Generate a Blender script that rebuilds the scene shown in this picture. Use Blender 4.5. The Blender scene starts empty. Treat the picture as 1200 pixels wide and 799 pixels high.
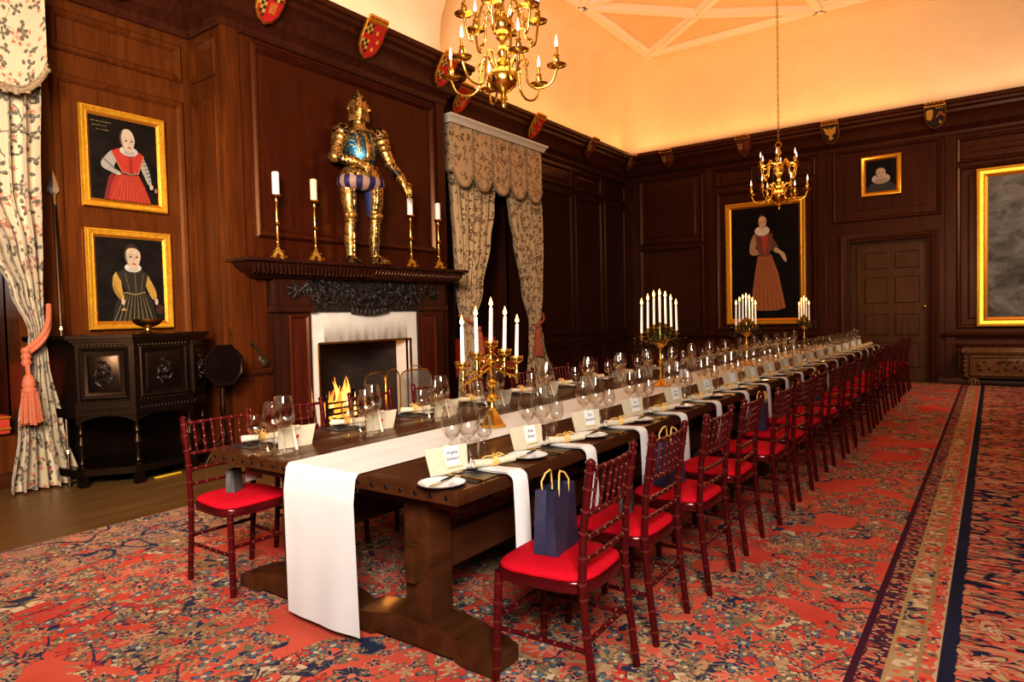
import bpy, bmesh, math, random
from mathutils import Vector, Matrix
random.seed(7)
PI = math.pi
sin, cos = math.sin, math.cos
scene = bpy.context.scene
COL = scene.collection

# ------------------------------------------------------------------ camera
FPX, YAW, PITCH, ROLL, CAMH = 784.8, .6235, -.03656, -.02435, 1.42
_f = Vector((sin(-YAW)*cos(PITCH), cos(YAW)*cos(PITCH), sin(PITCH)))
_r = Vector((cos(YAW), sin(YAW), 0)); _u = _r.cross(_f)
_r2 = cos(ROLL)*_r + sin(ROLL)*_u
_u2 = -sin(ROLL)*_r + cos(ROLL)*_u
cam = bpy.data.cameras.new('camera'); camo = bpy.data.objects.new('camera', cam); COL.objects.link(camo)
cam.sensor_width = 36; cam.lens = FPX/1200*36; cam.clip_start = .05; cam.clip_end = 100
mm = Matrix((( _r2.x, _u2.x, -_f.x, 0), (_r2.y, _u2.y, -_f.y, 0), (_r2.z, _u2.z, -_f.z, CAMH), (0, 0, 0, 1)))
camo.matrix_world = mm
scene.camera = camo

# room planes (metres); table runs along +Y
XL, XB, YB = -7.15, -6.56, 14.8        # left wall, chimney breast, back wall
YC0, YC1 = 4.02, 7.5                   # chimney breast along y
XR, YF = 5.0, -4.5

# ------------------------------------------------------------------ node helper
class V:
    def __init__(s, nt, sock): s.nt, s.s = nt, sock
    def m(s, op, *a, clamp=False):
        n = s.nt.nodes.new('ShaderNodeMath'); n.operation = op; n.use_clamp = clamp
        for i, x in enumerate((s,)+a):
            if isinstance(x, V): s.nt.links.new(x.s, n.inputs[i])
            else: n.inputs[i].default_value = x
        return V(s.nt, n.outputs[0])
    def __add__(s, o): return s.m('ADD', o)
    def __sub__(s, o): return s.m('SUBTRACT', o)
    def __mul__(s, o): return s.m('MULTIPLY', o)
    def lt(s, o): return s.m('LESS_THAN', o)
    def gt(s, o): return s.m('GREATER_THAN', o)
    def between(s, a, b): return s.gt(a)*s.lt(b)

class G:
    """one material's node tree"""
    def __init__(s, name):
        s.mat = bpy.data.materials.new(name); s.mat.use_nodes = True
        s.nt = s.mat.node_tree; s.nt.nodes.clear()
        s.out = s.new('ShaderNodeOutputMaterial')
    def new(s, t, **k):
        n = s.nt.nodes.new(t)
        for a, b in k.items(): setattr(n, a, b)
        return n
    def link(s, a, b): s.nt.links.new(a.s if isinstance(a, V) else a, b)
    def coord(s, kind='Object'):
        return s.new('ShaderNodeTexCoord').outputs[kind]
    def mapping(s, v, scale=(1,1,1), loc=(0,0,0), rot=(0,0,0)):
        n = s.new('ShaderNodeMapping'); s.link(v, n.inputs[0])
        n.inputs['Scale'].default_value = scale; n.inputs['Location'].default_value = loc; n.inputs['Rotation'].default_value = rot
        return n.outputs[0]
    def noise(s, v, scale=5, detail=3, rough=.55, dist=0.0):
        n = s.new('ShaderNodeTexNoise'); s.link(v, n.inputs['Vector'])
        n.inputs['Scale'].default_value = scale; n.inputs['Detail'].default_value = detail
        n.inputs['Roughness'].default_value = rough; n.inputs['Distortion'].default_value = dist
        return V(s.nt, n.outputs[0])
    def xyz(s, v):
        n = s.new('ShaderNodeSeparateXYZ'); s.link(v, n.inputs[0])
        return [V(s.nt, o) for o in n.outputs]
    def mix(s, fac, a, b, mode='MIX'):
        n = s.new('ShaderNodeMix'); n.data_type = 'RGBA'; n.blend_type = mode
        if isinstance(fac, V): s.link(fac, n.inputs[0])
        else: n.inputs[0].default_value = fac
        for i, x in ((6, a), (7, b)):
            if isinstance(x, tuple): n.inputs[i].default_value = (*x, 1)
            else: s.link(x, n.inputs[i])
        return n.outputs[2]
    def ramp(s, fac, stops):
        n = s.new('ShaderNodeValToRGB'); s.link(fac, n.inputs[0])
        e = n.color_ramp.elements
        while len(e) < len(stops): e.new(.5)
        for k, (p, c) in enumerate(stops): e[k].position = p; e[k].color = (*c, 1)
        return n.outputs[0]
    def bump(s, h, strength=.3, dist=.01):
        n = s.new('ShaderNodeBump'); n.inputs['Strength'].default_value = strength; n.inputs['Distance'].default_value = dist
        s.link(h, n.inputs['Height']); return n.outputs[0]
    def bsdf(s, color, rough=.5, metal=0, coat=0, emis=None, estr=0, normal=None, spec=.5, sheen=0, tint=None):
        p = s.new('ShaderNodeBsdfPrincipled')
        if isinstance(color, tuple): p.inputs['Base Color'].default_value = (*color, 1)
        else: s.link(color, p.inputs['Base Color'])
        if isinstance(rough, (int, float)): p.inputs['Roughness'].default_value = rough
        else: s.link(rough, p.inputs['Roughness'])
        p.inputs['Metallic'].default_value = metal
        p.inputs['Coat Weight'].default_value = coat; p.inputs['Coat Roughness'].default_value = .15
        p.inputs['Specular IOR Level'].default_value = spec
        p.inputs['Sheen Weight'].default_value = sheen
        if emis: p.inputs['Emission Color'].default_value = (*emis, 1); p.inputs['Emission Strength'].default_value = estr
        if tint: p.inputs['Specular Tint'].default_value = (*tint, 1); p.inputs['Coat Tint'].default_value = (*tint, 1)
        if normal: s.link(normal, p.inputs['Normal'])
        s.link(p.outputs[0], s.out.inputs[0]); return p
    def flower(s, v, scale, n, R, off=0.0, lobes=.3, rnd=.85, stretch=1.0):
        """scattered rosettes: returns local radius, petal edge radius, two random values, angle"""
        a = s.mapping(v, (scale, scale*stretch, scale), (off, off*1.7, 0))
        w = s.new('ShaderNodeTexVoronoi'); w.voronoi_dimensions = '2D'; w.inputs['Scale'].default_value = 1; w.inputs['Randomness'].default_value = rnd
        s.link(a, w.inputs['Vector'])
        d = s.new('ShaderNodeVectorMath', operation='SUBTRACT'); s.link(a, d.inputs[0]); s.link(w.outputs['Position'], d.inputs[1])
        x, y, _ = s.xyz(d.outputs[0]); c = s.new('ShaderNodeSeparateColor'); s.link(w.outputs['Color'], c.inputs[0])
        r1, r2 = V(s.nt, c.outputs[0]), V(s.nt, c.outputs[1])
        r = (x*x + y*y).m('SQRT'); th = y.m('ARCTAN2', x) + r1*6.28
        e = ((th*float(n)).m('COSINE')*lobes + (1-lobes))*R
        return r, e, r1, r2, th

def simple(name, color, rough=.5, metal=0, **k):
    g = G(name); g.bsdf(color, rough, metal, **k); return g.mat
def varied(name, c1, c2, rough=.5, metal=0, scale=20, stretch=(1,1,1), bump=0, bdist=.003, **k):
    g = G(name); v = g.mapping(g.coord(), stretch); n = g.noise(v, scale, 4)
    col = g.ramp(n, [(.3, c1), (.7, c2)])
    g.bsdf(col, rough, metal, normal=g.bump(n, bump, bdist) if bump else None, **k); return g.mat
def wood(name, c1, c2, rough=.35, coat=.4, stretch=(14,14,1.2), scale=1.2, bump=.08, big=.35, spec=.3):
    g = G(name); o = g.coord()
    v = g.mapping(o, stretch); n = g.noise(v, scale, 6, .65, .6)
    n2 = g.noise(o, .9, 2)
    col = g.ramp(n, [(.3, c1), (.72, c2)])
    col = g.mix(n2.m('MULTIPLY', 1.6, clamp=True)*big, col, (c1[0]*.45, c1[1]*.4, c1[2]*.4))
    g.bsdf(col, rough, coat=coat*.12, spec=spec, tint=(1,.58,.34), normal=g.bump(n, bump, .004)); return g.mat

M = {}
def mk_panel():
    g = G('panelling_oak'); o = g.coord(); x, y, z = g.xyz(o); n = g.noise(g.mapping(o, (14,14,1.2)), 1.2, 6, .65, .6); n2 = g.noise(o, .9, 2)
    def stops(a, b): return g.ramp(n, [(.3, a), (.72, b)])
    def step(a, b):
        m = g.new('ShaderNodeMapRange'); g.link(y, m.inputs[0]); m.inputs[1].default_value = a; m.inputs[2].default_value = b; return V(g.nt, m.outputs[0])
    c = g.mix(step(3.95, 4.6), stops((.066,.0175,.0042), (.150,.043,.0085)), stops((.034,.0062,.0026), (.066,.0130,.0045)))  # wood tone shifts along y: painted light falloff, lighter near, darker far
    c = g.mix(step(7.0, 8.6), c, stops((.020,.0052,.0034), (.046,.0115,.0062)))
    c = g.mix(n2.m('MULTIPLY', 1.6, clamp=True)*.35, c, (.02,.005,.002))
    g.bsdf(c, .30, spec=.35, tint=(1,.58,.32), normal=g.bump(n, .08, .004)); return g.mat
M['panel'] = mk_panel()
M['panel_dark'] = wood('panelling_dark', (.038,.0105,.0055), (.080,.023,.0105), .34, .1)
M['mantel'] = wood('mantel_wood', (.026,.0085,.006), (.058,.018,.010), .27, .3)
M['redwood'] = wood('mantel_red_wood', (.055,.011,.006), (.10,.022,.010), .25, .35)
M['black_oak'] = wood('black_oak', (.0038,.0025,.002), (.009,.0052,.004), .33, .15)
M['floor'] = wood('floorboards', (.11,.060,.020), (.21,.12,.045), .35, .15, (9,.7,9), 1.5)
M['table'] = wood('table_oak', (.042,.0150,.006), (.095,.036,.013), .28, .25, (9,.9,9), 1.4)
M['chair'] = varied('mahogany_lacquer', (.040,.0032,.0042), (.066,.0052,.0064), .2, 0, 12, coat=.12, spec=.35, tint=(1,.5,.45))
M['ring'] = simple('chair_ring', (.085,.012,.010), .2, spec=.6)
M['doorwood'] = wood('door_wood', (.055,.025,.012), (.11,.050,.024), .35, .2)
M['plaster'] = varied('plaster', (.82,.62,.42), (.88,.68,.47), .9, 0, 2)
M['ceilp'] = varied('ceiling_plaster', (.82,.58,.37), (.86,.63,.41), .9, 0, 2)
M['rib'] = simple('ceiling_moulding', (.92,.82,.70), .8)
M['brass'] = varied('brass', (.72,.42,.08), (.85,.55,.14), .22, 1, 30)
M['brass_old'] = varied('old_brass', (.38,.22,.05), (.72,.45,.12), .28, 1, 40)
M['gold'] = varied('gilt_frame', (.80,.40,.035), (1.0,.60,.07), .30, .75, 25, bump=.1)
M['gold_in'] = varied('gilt_inner', (.55,.20,.02), (.80,.36,.04), .35, .7, 90, bump=.5)
M['bronze'] = simple('dull_bronze', (.05,.04,.02), .5, .6)
M['iron'] = simple('iron', (.02,.018,.016), .45, .8)
M['steel'] = simple('steel', (.6,.58,.55), .25, 1)
M['cloth'] = varied('white_cloth', (.58,.57,.56), (.64,.63,.62), .9, 0, 3)
M['napkin'] = varied('napkin_cloth', (.64,.63,.62), (.70,.69,.68), .9, 0, 8)
M['china'] = simple('china', (.66,.65,.63), .12, coat=.4)
M['rim'] = simple('plate_rim', (.04,.04,.06), .2)
M['cream'] = varied('cream_card', (.52,.44,.31), (.57,.49,.36), .8, 0, 30)
M['white_card'] = simple('white_card', (.66,.66,.67), .7)
M['ink'] = simple('ink', (.02,.02,.03), .6)
M['peg'] = simple('pale_wood', (.72,.58,.33), .6)
M['seal'] = simple('red_seal', (.55,.01,.02), .4)
M['raffia'] = varied('raffia', (.50,.28,.07), (.75,.48,.17), .8, 0, 90)
M['slate'] = simple('slate_mat', (.022,.020,.019), .35)
M['candle'] = simple('candle_wax', (.85,.82,.76), .45, emis=(1,.8,.55), estr=.18)
M['candle_w'] = simple('pillar_wax', (.80,.78,.74), .5)
M['candle_c'] = simple('cream_wax', (.78,.66,.42), .5)
M['red_seat'] = varied('red_velvet', (.36,.004,.014), (.46,.006,.018), .85, 0, 60, spec=.1)
M['seat_red_old'] = varied('red_upholstery', (.36,.025,.012), (.46,.04,.02), .8, 0, 20)
M['navy'] = varied('navy_paper', (.022,.024,.050), (.032,.034,.066), .35, 0, 14)
M['grey_bag'] = varied('charcoal_paper', (.05,.05,.048), (.075,.075,.07), .5, 0, 60)
M['rope'] = simple('gold_rope', (.62,.40,.10), .6)
M['tieback'] = varied('coral_cord', (.34,.085,.04), (.44,.13,.065), .75, 0, 60)
M['leaf'] = varied('ivy', (.012,.018,.005), (.06,.07,.016), .45, 0, 14)
M['cornice_white'] = simple('pelmet_moulding', (.62,.56,.46), .6)
M['stone'] = None
M['black'] = simple('slit_black', (.006,.005,.005), .8)
M['night'] = simple('night_pane', (.006,.006,.008), .08)
M['yellow'] = simple('yellow_plastic', (.7,.42,.02), .5)
M['flame'] = simple('flame', (1,.5,.1), .5, emis=(1,.50,.12), estr=7)
def mk_fire(name, c0, c1, st):
    g = G(name); x, y, z = g.xyz(g.coord()); m = g.new('ShaderNodeMapRange'); g.link(z, m.inputs[0]); m.inputs[1].default_value = .2; m.inputs[2].default_value = .62
    e = g.new('ShaderNodeEmission'); g.link(g.mix(V(g.nt, m.outputs[0]), c0, c1), e.inputs[0]); e.inputs[1].default_value = st
    t = g.new('ShaderNodeBsdfTransparent'); lw = g.new('ShaderNodeLayerWeight'); lw.inputs['Blend'].default_value = .5
    mx = g.new('ShaderNodeMixShader'); g.link(V(g.nt, lw.outputs['Facing']).m('POWER', 1.3), mx.inputs[0]); g.link(e.outputs[0], mx.inputs[1]); g.link(t.outputs[0], mx.inputs[2]); g.link(mx.outputs[0], g.out.inputs[0]); return g.mat
M['fire'] = mk_fire('fire_core', (1,.62,.16), (1,.30,.04), 3.2)
M['fire_o'] = mk_fire('fire_tip', (1,.36,.05), (.9,.14,.01), 2.0)
M['bulb'] = simple('bulb_glass', (.9,.86,.82), .08, emis=(1,.86,.7), estr=1.0)
M['log'] = varied('charred_log', (.02,.012,.01), (.10,.05,.03), .9, 0, 12, bump=.6)

def mk_ember():
    g = G('ember'); n = g.noise(g.coord(), 22, 3)
    c = g.ramp(n, [(.42, (.02,.008,.005)), (.6, (.5,.1,.02))])
    p = g.bsdf(c, .9); e = g.ramp(n, [(.45, (0,0,0)), (.62, (1,.25,.02))]); g.link(e, p.inputs['Emission Color']); p.inputs['Emission Strength'].default_value = 4
    return g.mat
M['ember'] = mk_ember()
def mk_carved():
    g = G('carved_oak'); o = g.coord()
    n = g.noise(o, 26, 3, .6, 1.6); w = g.noise(o, 9, 2, .5, 2.0)
    h = n*.5 + w*.8
    c = g.ramp(h, [(.45, (.004,.003,.0025)), (.85, (.018,.010,.007))])
    g.bsdf(c, .30, coat=.3, normal=g.bump(h, 1.0, .05)); return g.mat
M['carved'] = mk_carved()
def mk_stone():
    g = G('white_stone_sooted'); o = g.coord(); x, y, z = g.xyz(o)
    n = g.noise(o, 5, 4); n2 = g.noise(g.mapping(o, (1,3,.6)), 4, 3)
    # soot settles on the lintel above the opening
    mr = g.new('ShaderNodeMapRange', interpolation_type='SMOOTHSTEP'); g.link(z, mr.inputs[0])
    for i, v in ((1, 1.14), (2, 1.46), (3, 1.0), (4, 0.0)): mr.inputs[i].default_value = v
    s = V(g.nt, mr.outputs[0])*z.gt(1.13)*y.between(5.2, 6.6)*(n2*1.7)*.75
    c = g.ramp(n, [(.3, (.60,.56,.50)), (.7, (.70,.66,.60))])
    g.bsdf(g.mix(s, c, (.10,.07,.055)), .75); return g.mat
M['stone'] = mk_stone()
def mk_brick():
    g = G('sooty_brick'); o = g.coord(); b = g.new('ShaderNodeTexBrick'); b.inputs['Scale'].default_value = 5
    v = g.mapping(o, (1,1,1), (0,0,0), (0, PI/2, PI/2)); g.link(v, b.inputs['Vector'])
    b.inputs['Color1'].default_value = (.035,.020,.014,1); b.inputs['Color2'].default_value = (.018,.012,.010,1); b.inputs['Mortar'].default_value = (.008,.006,.005,1)
    g.bsdf(b.outputs[0], .9); return g.mat
M['brick'] = mk_brick()
def mk_mesh():
    g = G('screen_gauze'); p = g.bsdf((.30,.27,.23), .4, .6); t = g.new('ShaderNodeBsdfTransparent'); mx = g.new('ShaderNodeMixShader'); mx.inputs[0].default_value = .55
    g.link(t.outputs[0], mx.inputs[1]); g.link(p.outputs[0], mx.inputs[2]); g.link(mx.outputs[0], g.out.inputs[0]); return g.mat
M['gauze'] = mk_mesh()
def mk_glass():
    g = G('clear_glass'); gl = g.new('ShaderNodeBsdfGlossy'); gl.inputs['Roughness'].default_value = .02; gl.inputs['Color'].default_value = (1,.97,.93,1)
    t = g.new('ShaderNodeBsdfTransparent'); t.inputs['Color'].default_value = (.97,.965,.95,1)
    lw = g.new('ShaderNodeLayerWeight'); lw.inputs['Blend'].default_value = .35
    f = V(g.nt, lw.outputs['Facing']).m('POWER', 1.7)*.8 + .07
    mx = g.new('ShaderNodeMixShader'); g.link(f, mx.inputs[0]); g.link(t.outputs[0], mx.inputs[1]); g.link(gl.outputs[0], mx.inputs[2]); g.link(mx.outputs[0], g.out.inputs[0]); return g.mat
M['glass'] = mk_glass()

def mk_rug(name, kind):
    g = G(name); o = g.coord(); x, y, z = g.xyz(o)
    wob = g.noise(o, 9, 2)
    dv = g.new('ShaderNodeVectorMath', operation='SCALE'); nn = g.new('ShaderNodeTexNoise'); nn.inputs['Scale'].default_value = 7; g.link(o, nn.inputs['Vector'])
    g.link(nn.outputs['Color'], dv.inputs[0]); dv.inputs['Scale'].default_value = .05
    ov = g.new('ShaderNodeVectorMath', operation='ADD'); g.link(o, ov.inputs[0]); g.link(dv.outputs[0], ov.inputs[1]); v = ov.outputs[0]
    RED, RED2 = (.57,.100,.062), (.46,.048,.034)
    NAVY, TAN, CREAM, OLIVE, PINK, TEAL = (.030,.034,.070), (.40,.25,.13), (.56,.42,.26), (.20,.15,.085), (.56,.20,.13), (.12,.15,.17)
    def base_field(c, dens):
        # dense tesserae of small motifs inside drifting clusters
        cl = g.noise(o, 2.6, 2, .5, .8); sh = g.mapping(v, (1,1,1), (3,1,0))
        for s_, lo, hi in ((15.0,.58,2.0), (24.0,0.0,.385)):
            ve = g.new('ShaderNodeTexVoronoi', voronoi_dimensions='2D', feature='DISTANCE_TO_EDGE'); ve.inputs['Scale'].default_value = s_; g.link(sh, ve.inputs['Vector'])
            vc = g.new('ShaderNodeTexVoronoi', voronoi_dimensions='2D'); vc.inputs['Scale'].default_value = s_; g.link(sh, vc.inputs['Vector'])
            sp = g.new('ShaderNodeSeparateColor'); g.link(vc.outputs['Color'], sp.inputs[0])
            pal = g.ramp(V(g.nt, sp.outputs[0]), [(0, NAVY), (.2, TAN), (.38, OLIVE), (.52, RED), (.68, CREAM), (.8, RED2)]); pal.node.color_ramp.interpolation = 'CONSTANT'
            pal = g.mix(V(g.nt, ve.outputs[0]).lt(.055), pal, (.10,.05,.045))
            pal = g.mix(V(g.nt, vc.outputs['Distance']).lt(.2), pal, g.ramp(V(g.nt, sp.outputs[1]), [(.4, CREAM), (.5, NAVY), (.8, PINK)]))
            c = g.mix(cl.between(lo, hi), c, pal)
        # leafy sprays: contour lines of a noise field
        for sc, wd, colr, th in ((1.7,.006,TAN,.5),(2.3,.007,NAVY,.46),(3.2,.008,OLIVE,.53)):
            n = g.noise(v, sc, 1, .4, .4)
            line = (n - th).m('ABSOLUTE').lt(wd)
            c = g.mix(line, c, colr)
        # big sprays
        r, e, a, b, th = g.flower(v, 1.5, 9, .34, 3.1, .38)
        m = b.gt(.40)
        c = g.mix(r.lt(e)*m, c, OLIVE)
        c = g.mix(r.lt(e*.95)*m, c, g.mix(a.gt(.4), RED, (.34,.17,.09)))
        c = g.mix(r.lt(e*.88)*m*(r*34.0 + th*3.0).m('SINE').gt(.25), c, g.mix(b.gt(.7), NAVY, OLIVE))
        c = g.mix(r.lt(.035)*m, c, CREAM)
        # rosettes in several sizes, petals outlined in dark wool
        for sc, n_, R, off, thr, c1, c2, c3 in ((4.4,8,.36,0.3,.32,NAVY,TAN,PINK),(6.6,6,.35,5.7,.32,TAN,NAVY,RED2),(9.0,5,.36,9.2,.35,NAVY,CREAM,TAN),(8.2,3,.38,13.4,.42,TEAL,NAVY,CREAM),(13.0,4,.38,21.9,.42,OLIVE,NAVY,TAN)):
            r, e, a, b, th = g.flower(v, sc, n_, R, off, .40)
            m = a.gt(thr)
            c = g.mix(r.lt(e)*m, c, c2)
            c = g.mix(r.lt(e*.84)*m, c, g.mix(b.gt(.62), c1, c3 if n_ > 4 else OLIVE))
            c = g.mix(r.lt(e*.84)*m*(th*float(n_*.5)).m('COSINE').m('ABSOLUTE').lt(.22), c, c2)
            c = g.mix(r.lt(R*.24)*m, c, c3)
        return c
    if kind == 'red':
        n = g.noise(o, 1.1, 3)
        c = g.ramp(n, [(.35, RED2), (.55, RED), (.75, (.62,.11,.065))])
        clr = g.noise(o, 1.7, 2)                      # open ground between the sprays
        f = base_field(c, True)
        c = g.mix(clr.lt(.585), c, f)
        # left border, pale with navy scrolls
        bx = x.lt(-4.35)
        pb = g.mix(g.noise(v, 6, 3).gt(.5), (.42,.17,.12), (.33,.19,.14))
        pb = base_field(pb, False)
        pb = g.mix((g.noise(v, 2.4, 1, .4, .3) - .5).m('ABSOLUTE').lt(.012), pb, NAVY)
        c = g.mix(bx, c, pb)
        # right guard stripes: plum, tan, red
        def weave(sx, sy, off, stops, edge, ew):
            m_ = g.mapping(v, (sx, sy, 1), (off, off, 0))
            ve = g.new('ShaderNodeTexVoronoi', voronoi_dimensions='2D', feature='DISTANCE_TO_EDGE'); ve.inputs['Scale'].default_value = 1; g.link(m_, ve.inputs['Vector'])
            vc = g.new('ShaderNodeTexVoronoi', voronoi_dimensions='2D'); vc.inputs['Scale'].default_value = 1; g.link(m_, vc.inputs['Vector'])
            sp = g.new('ShaderNodeSeparateColor'); g.link(vc.outputs['Color'], sp.inputs[0])
            p_ = g.ramp(V(g.nt, sp.outputs[0]), stops); p_.node.color_ramp.interpolation = 'CONSTANT'
            p_ = g.mix(V(g.nt, vc.outputs['Distance']).lt(.22), p_, g.ramp(V(g.nt, sp.outputs[1]), [(.4, CREAM), (.5, NAVY), (.8, RED)]))
            return g.mix(V(g.nt, ve.outputs[0]).lt(ew), p_, edge)
        s1 = x.gt(-.46); c = g.mix(s1, c, (.055,.012,.028))
        tick = (y*95.0 + x*30.0 + g.noise(o, 12, 2)*7.0).m('SINE')
        c = g.mix(x.between(-.43, -.345), c, weave(20, 46, 2.0, [(0,(.09,.02,.04)),(.35,(.50,.11,.07)),(.6,(.42,.25,.13)),(.8,(.05,.03,.05))], (.06,.015,.03), .09))
        c = g.mix(x.between(-.345, -.33), c, (.36,.24,.11))
        b2 = weave(17, 21, 5.0, [(0,TAN),(.3,RED2),(.45,CREAM),(.6,NAVY),(.72,OLIVE),(.85,RED)], (.38,.25,.13), .08)
        c = g.mix(x.between(-.33, -.235), c, b2)
        c = g.mix(x.between(-.245, -.23), c, (.30,.20,.09))
        r, e, a, b, th = g.flower(v, 17, 5, .45, 7.2, .3)
        b3 = weave(24, 30, 9.0, [(0,RED),(.4,TAN),(.55,RED2),(.75,OLIVE),(.88,NAVY)], RED, .07)
        c = g.mix(x.gt(-.23), c, b3)
        c = g.mix((x + (y*60.0).m('SINE')*.006).gt(-.182), c, (.46,.33,.22))
    else:
        n = g.noise(o, 2, 3)
        c = g.ramp(n, [(.4, (.012,.014,.038)), (.7, (.02,.022,.05))])
        sv = g.mapping(o, (1.0, 1.0, 1))
        field = c; NV = (.016,.018,.042)
        for sx, sy, off, ew, thr in ((7, 17, 1.0, .13, .30), (11, 30, 4.0, .12, .42)):
            m_ = g.mapping(v, (sx, sy, 1), (off, off, 0))
            ve = g.new('ShaderNodeTexVoronoi', voronoi_dimensions='2D', feature='DISTANCE_TO_EDGE'); ve.inputs['Scale'].default_value = 1; g.link(m_, ve.inputs['Vector'])
            vc = g.new('ShaderNodeTexVoronoi', voronoi_dimensions='2D'); vc.inputs['Scale'].default_value = 1; g.link(m_, vc.inputs['Vector'])
            sp = g.new('ShaderNodeSeparateColor'); g.link(vc.outputs['Color'], sp.inputs[0]); q = V(g.nt, sp.outputs[1])
            p_ = g.ramp(V(g.nt, sp.outputs[0]), [(0,(.50,.10,.065)),(.28,(.44,.27,.14)),(.45,(.52,.17,.12)),(.62,(.30,.15,.08)),(.75,(.56,.12,.07)),(.9,(.12,.10,.08))]); p_.node.color_ramp.interpolation = 'CONSTANT'
            p_ = g.mix(V(g.nt, vc.outputs['Distance']).lt(.17), p_, g.ramp(q, [(.4, CREAM), (.5, NV), (.8, (.50,.06,.04))]))
            field = g.mix(V(g.nt, ve.outputs[0]).gt(ew)*q.gt(thr), field, p_)
        for sc, n_, R, off, thr, c1, c2 in ((1.3,8,.40,1.7,.35,(.52,.12,.08),(.46,.29,.15)),):
            r, e, a, b, th = g.flower(v, sc, n_, R, off, .30, stretch=1.9)
            m = a.gt(thr)
            for k_, cc in ((1.0,(.42,.26,.13)),(.94,c1),(.72,NV),(.66,c2),(.42,c1),(.2,CREAM)): field = g.mix(r.lt(e*k_)*m*(th*8.0+r*40.0).m('SINE').gt(-.7), field, cc)
        field = g.mix(((y*3.1 + g.noise(o, 2, 2)*.5).m('FRACT')-.5).m('ABSOLUTE').lt(.018), field, (.40,.27,.14))
        c = g.mix((x + g.noise(o, 30, 1)*.03).gt(-.10), c, field)
    fine = g.noise(g.mapping(o, (1,1,1)), 260, 2)
    c = g.mix(.22, c, g.ramp(fine, [(.3, (.35,.35,.35)), (.7, (1,1,1))]), 'MULTIPLY')
    g.bsdf(c, .92, normal=g.bump(fine, .4, .004), spec=.15); return g.mat
M['rug_red'] = mk_rug('rug_red_pattern', 'red')
M['rug_navy'] = mk_rug('rug_navy_pattern', 'navy')

def mk_curtain(name, base, dark, red, sc):
    g = G(name); uv = g.coord('UV'); c = base
    n = g.noise(uv, 3, 2); c = g.ramp(n, [(.3, tuple(q*.93 for q in base)), (.7, base)])
    dv = g.new('ShaderNodeVectorMath', operation='SCALE'); nn = g.new('ShaderNodeTexNoise'); nn.inputs['Scale'].default_value = 14; g.link(uv, nn.inputs['Vector'])
    g.link(nn.outputs['Color'], dv.inputs[0]); dv.inputs['Scale'].default_value = .035
    ov = g.new('ShaderNodeVectorMath', operation='ADD'); g.link(uv, ov.inputs[0]); g.link(dv.outputs[0], ov.inputs[1]); v = ov.outputs[0]
    # stems
    mk = g.noise(uv, 2.2*sc, 2).gt(.50)
    st = (g.noise(v, 3.0*sc, 1, .4, .5) - .5).m('ABSOLUTE').lt(.008)
    c = g.mix(st*mk, c, dark)
    lt_ = tuple(q*2.2 for q in dark)
    for s_, n_, R, off, thr, col, col2 in ((3.6*sc,5,.27,1.3,.5,red,base),(6*sc,3,.30,4.4,.25,dark,lt_),(8*sc,1,.25,8.4,.2,lt_,dark),(4.4*sc,4,.25,12.2,.4,dark,lt_),(8*sc,5,.20,17.0,.55,red,red)):
        r, e, a, b, th = g.flower(v, s_, n_, R, off, .42)
        m = b.gt(thr)
        c = g.mix(r.lt(e)*m, c, col); c = g.mix(r.lt(e*.6)*m, c, col2)
        c = g.mix(r.lt(e*.25)*m, c, col)
    g.bsdf(c, .9, sheen=.15); return g.mat
M['curtain'] = mk_curtain('crewel_fabric', (.50,.40,.26), (.075,.060,.042), (.36,.09,.055), 1.0)
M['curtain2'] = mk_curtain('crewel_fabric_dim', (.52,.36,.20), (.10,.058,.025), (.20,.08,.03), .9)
M['fringe'] = varied('fringe', (.10,.085,.05), (.40,.26,.15), .9, 0, 60)

def mk_etched(name, gold, dark, sc, thr=.5):
    g = G(name); o = g.coord(); n = g.noise(o, sc, 2, .5, 1.2)
    f = n.gt(thr); c = g.mix(f, gold, dark)
    p = g.bsdf(c, .36, .85, normal=g.bump(n, .6, .01)); return g.mat
M['arm_gold'] = mk_etched('gilt_steel', (.62,.37,.11), (.20,.10,.03), 24, .52)
M['arm_etch'] = mk_etched('etched_gilt', (.58,.34,.11), (.025,.018,.014), 20, .48)
M['arm_blue'] = mk_etched('blued_steel', (.03,.12,.20), (.70,.45,.15), 22, .60)
M['arm_navy'] = simple('navy_cloth', (.02,.025,.10), .7)
def mk_hose():
    g = G('striped_hose'); uv = g.coord('UV'); x, y, z = g.xyz(uv)
    f = (x*6.2832*11.0).m('SINE').gt(.0)
    g.bsdf(g.mix(f, (.34,.20,.16), (.018,.012,.06)), .6); return g.mat
M['hose'] = mk_hose()
def mk_oil(name, a, b, sc):
    g = G(name); o = g.coord(); n = g.noise(g.mapping(o, (1,1,1.6)), sc, 5, .65, .8)
    g.bsdf(g.ramp(n, [(.35, a), (.68, b)]), .5, spec=.12); return g.mat
M['canvas_dark'] = mk_oil('dark_canvas', (.006,.0045,.004), (.014,.010,.008), 4)
M['canvas_grey'] = mk_oil('murky_oil', (.055,.052,.045), (.20,.19,.17), 2.2)
PAINT = {}
def paint(c, rough=.5):
    k = tuple(round(q, 3) for q in c)
    if k not in PAINT: PAINT[k] = varied('paint_%02d' % len(PAINT), tuple(q*.8 for q in c), c, rough, 0, 18)
    return PAINT[k]

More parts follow.
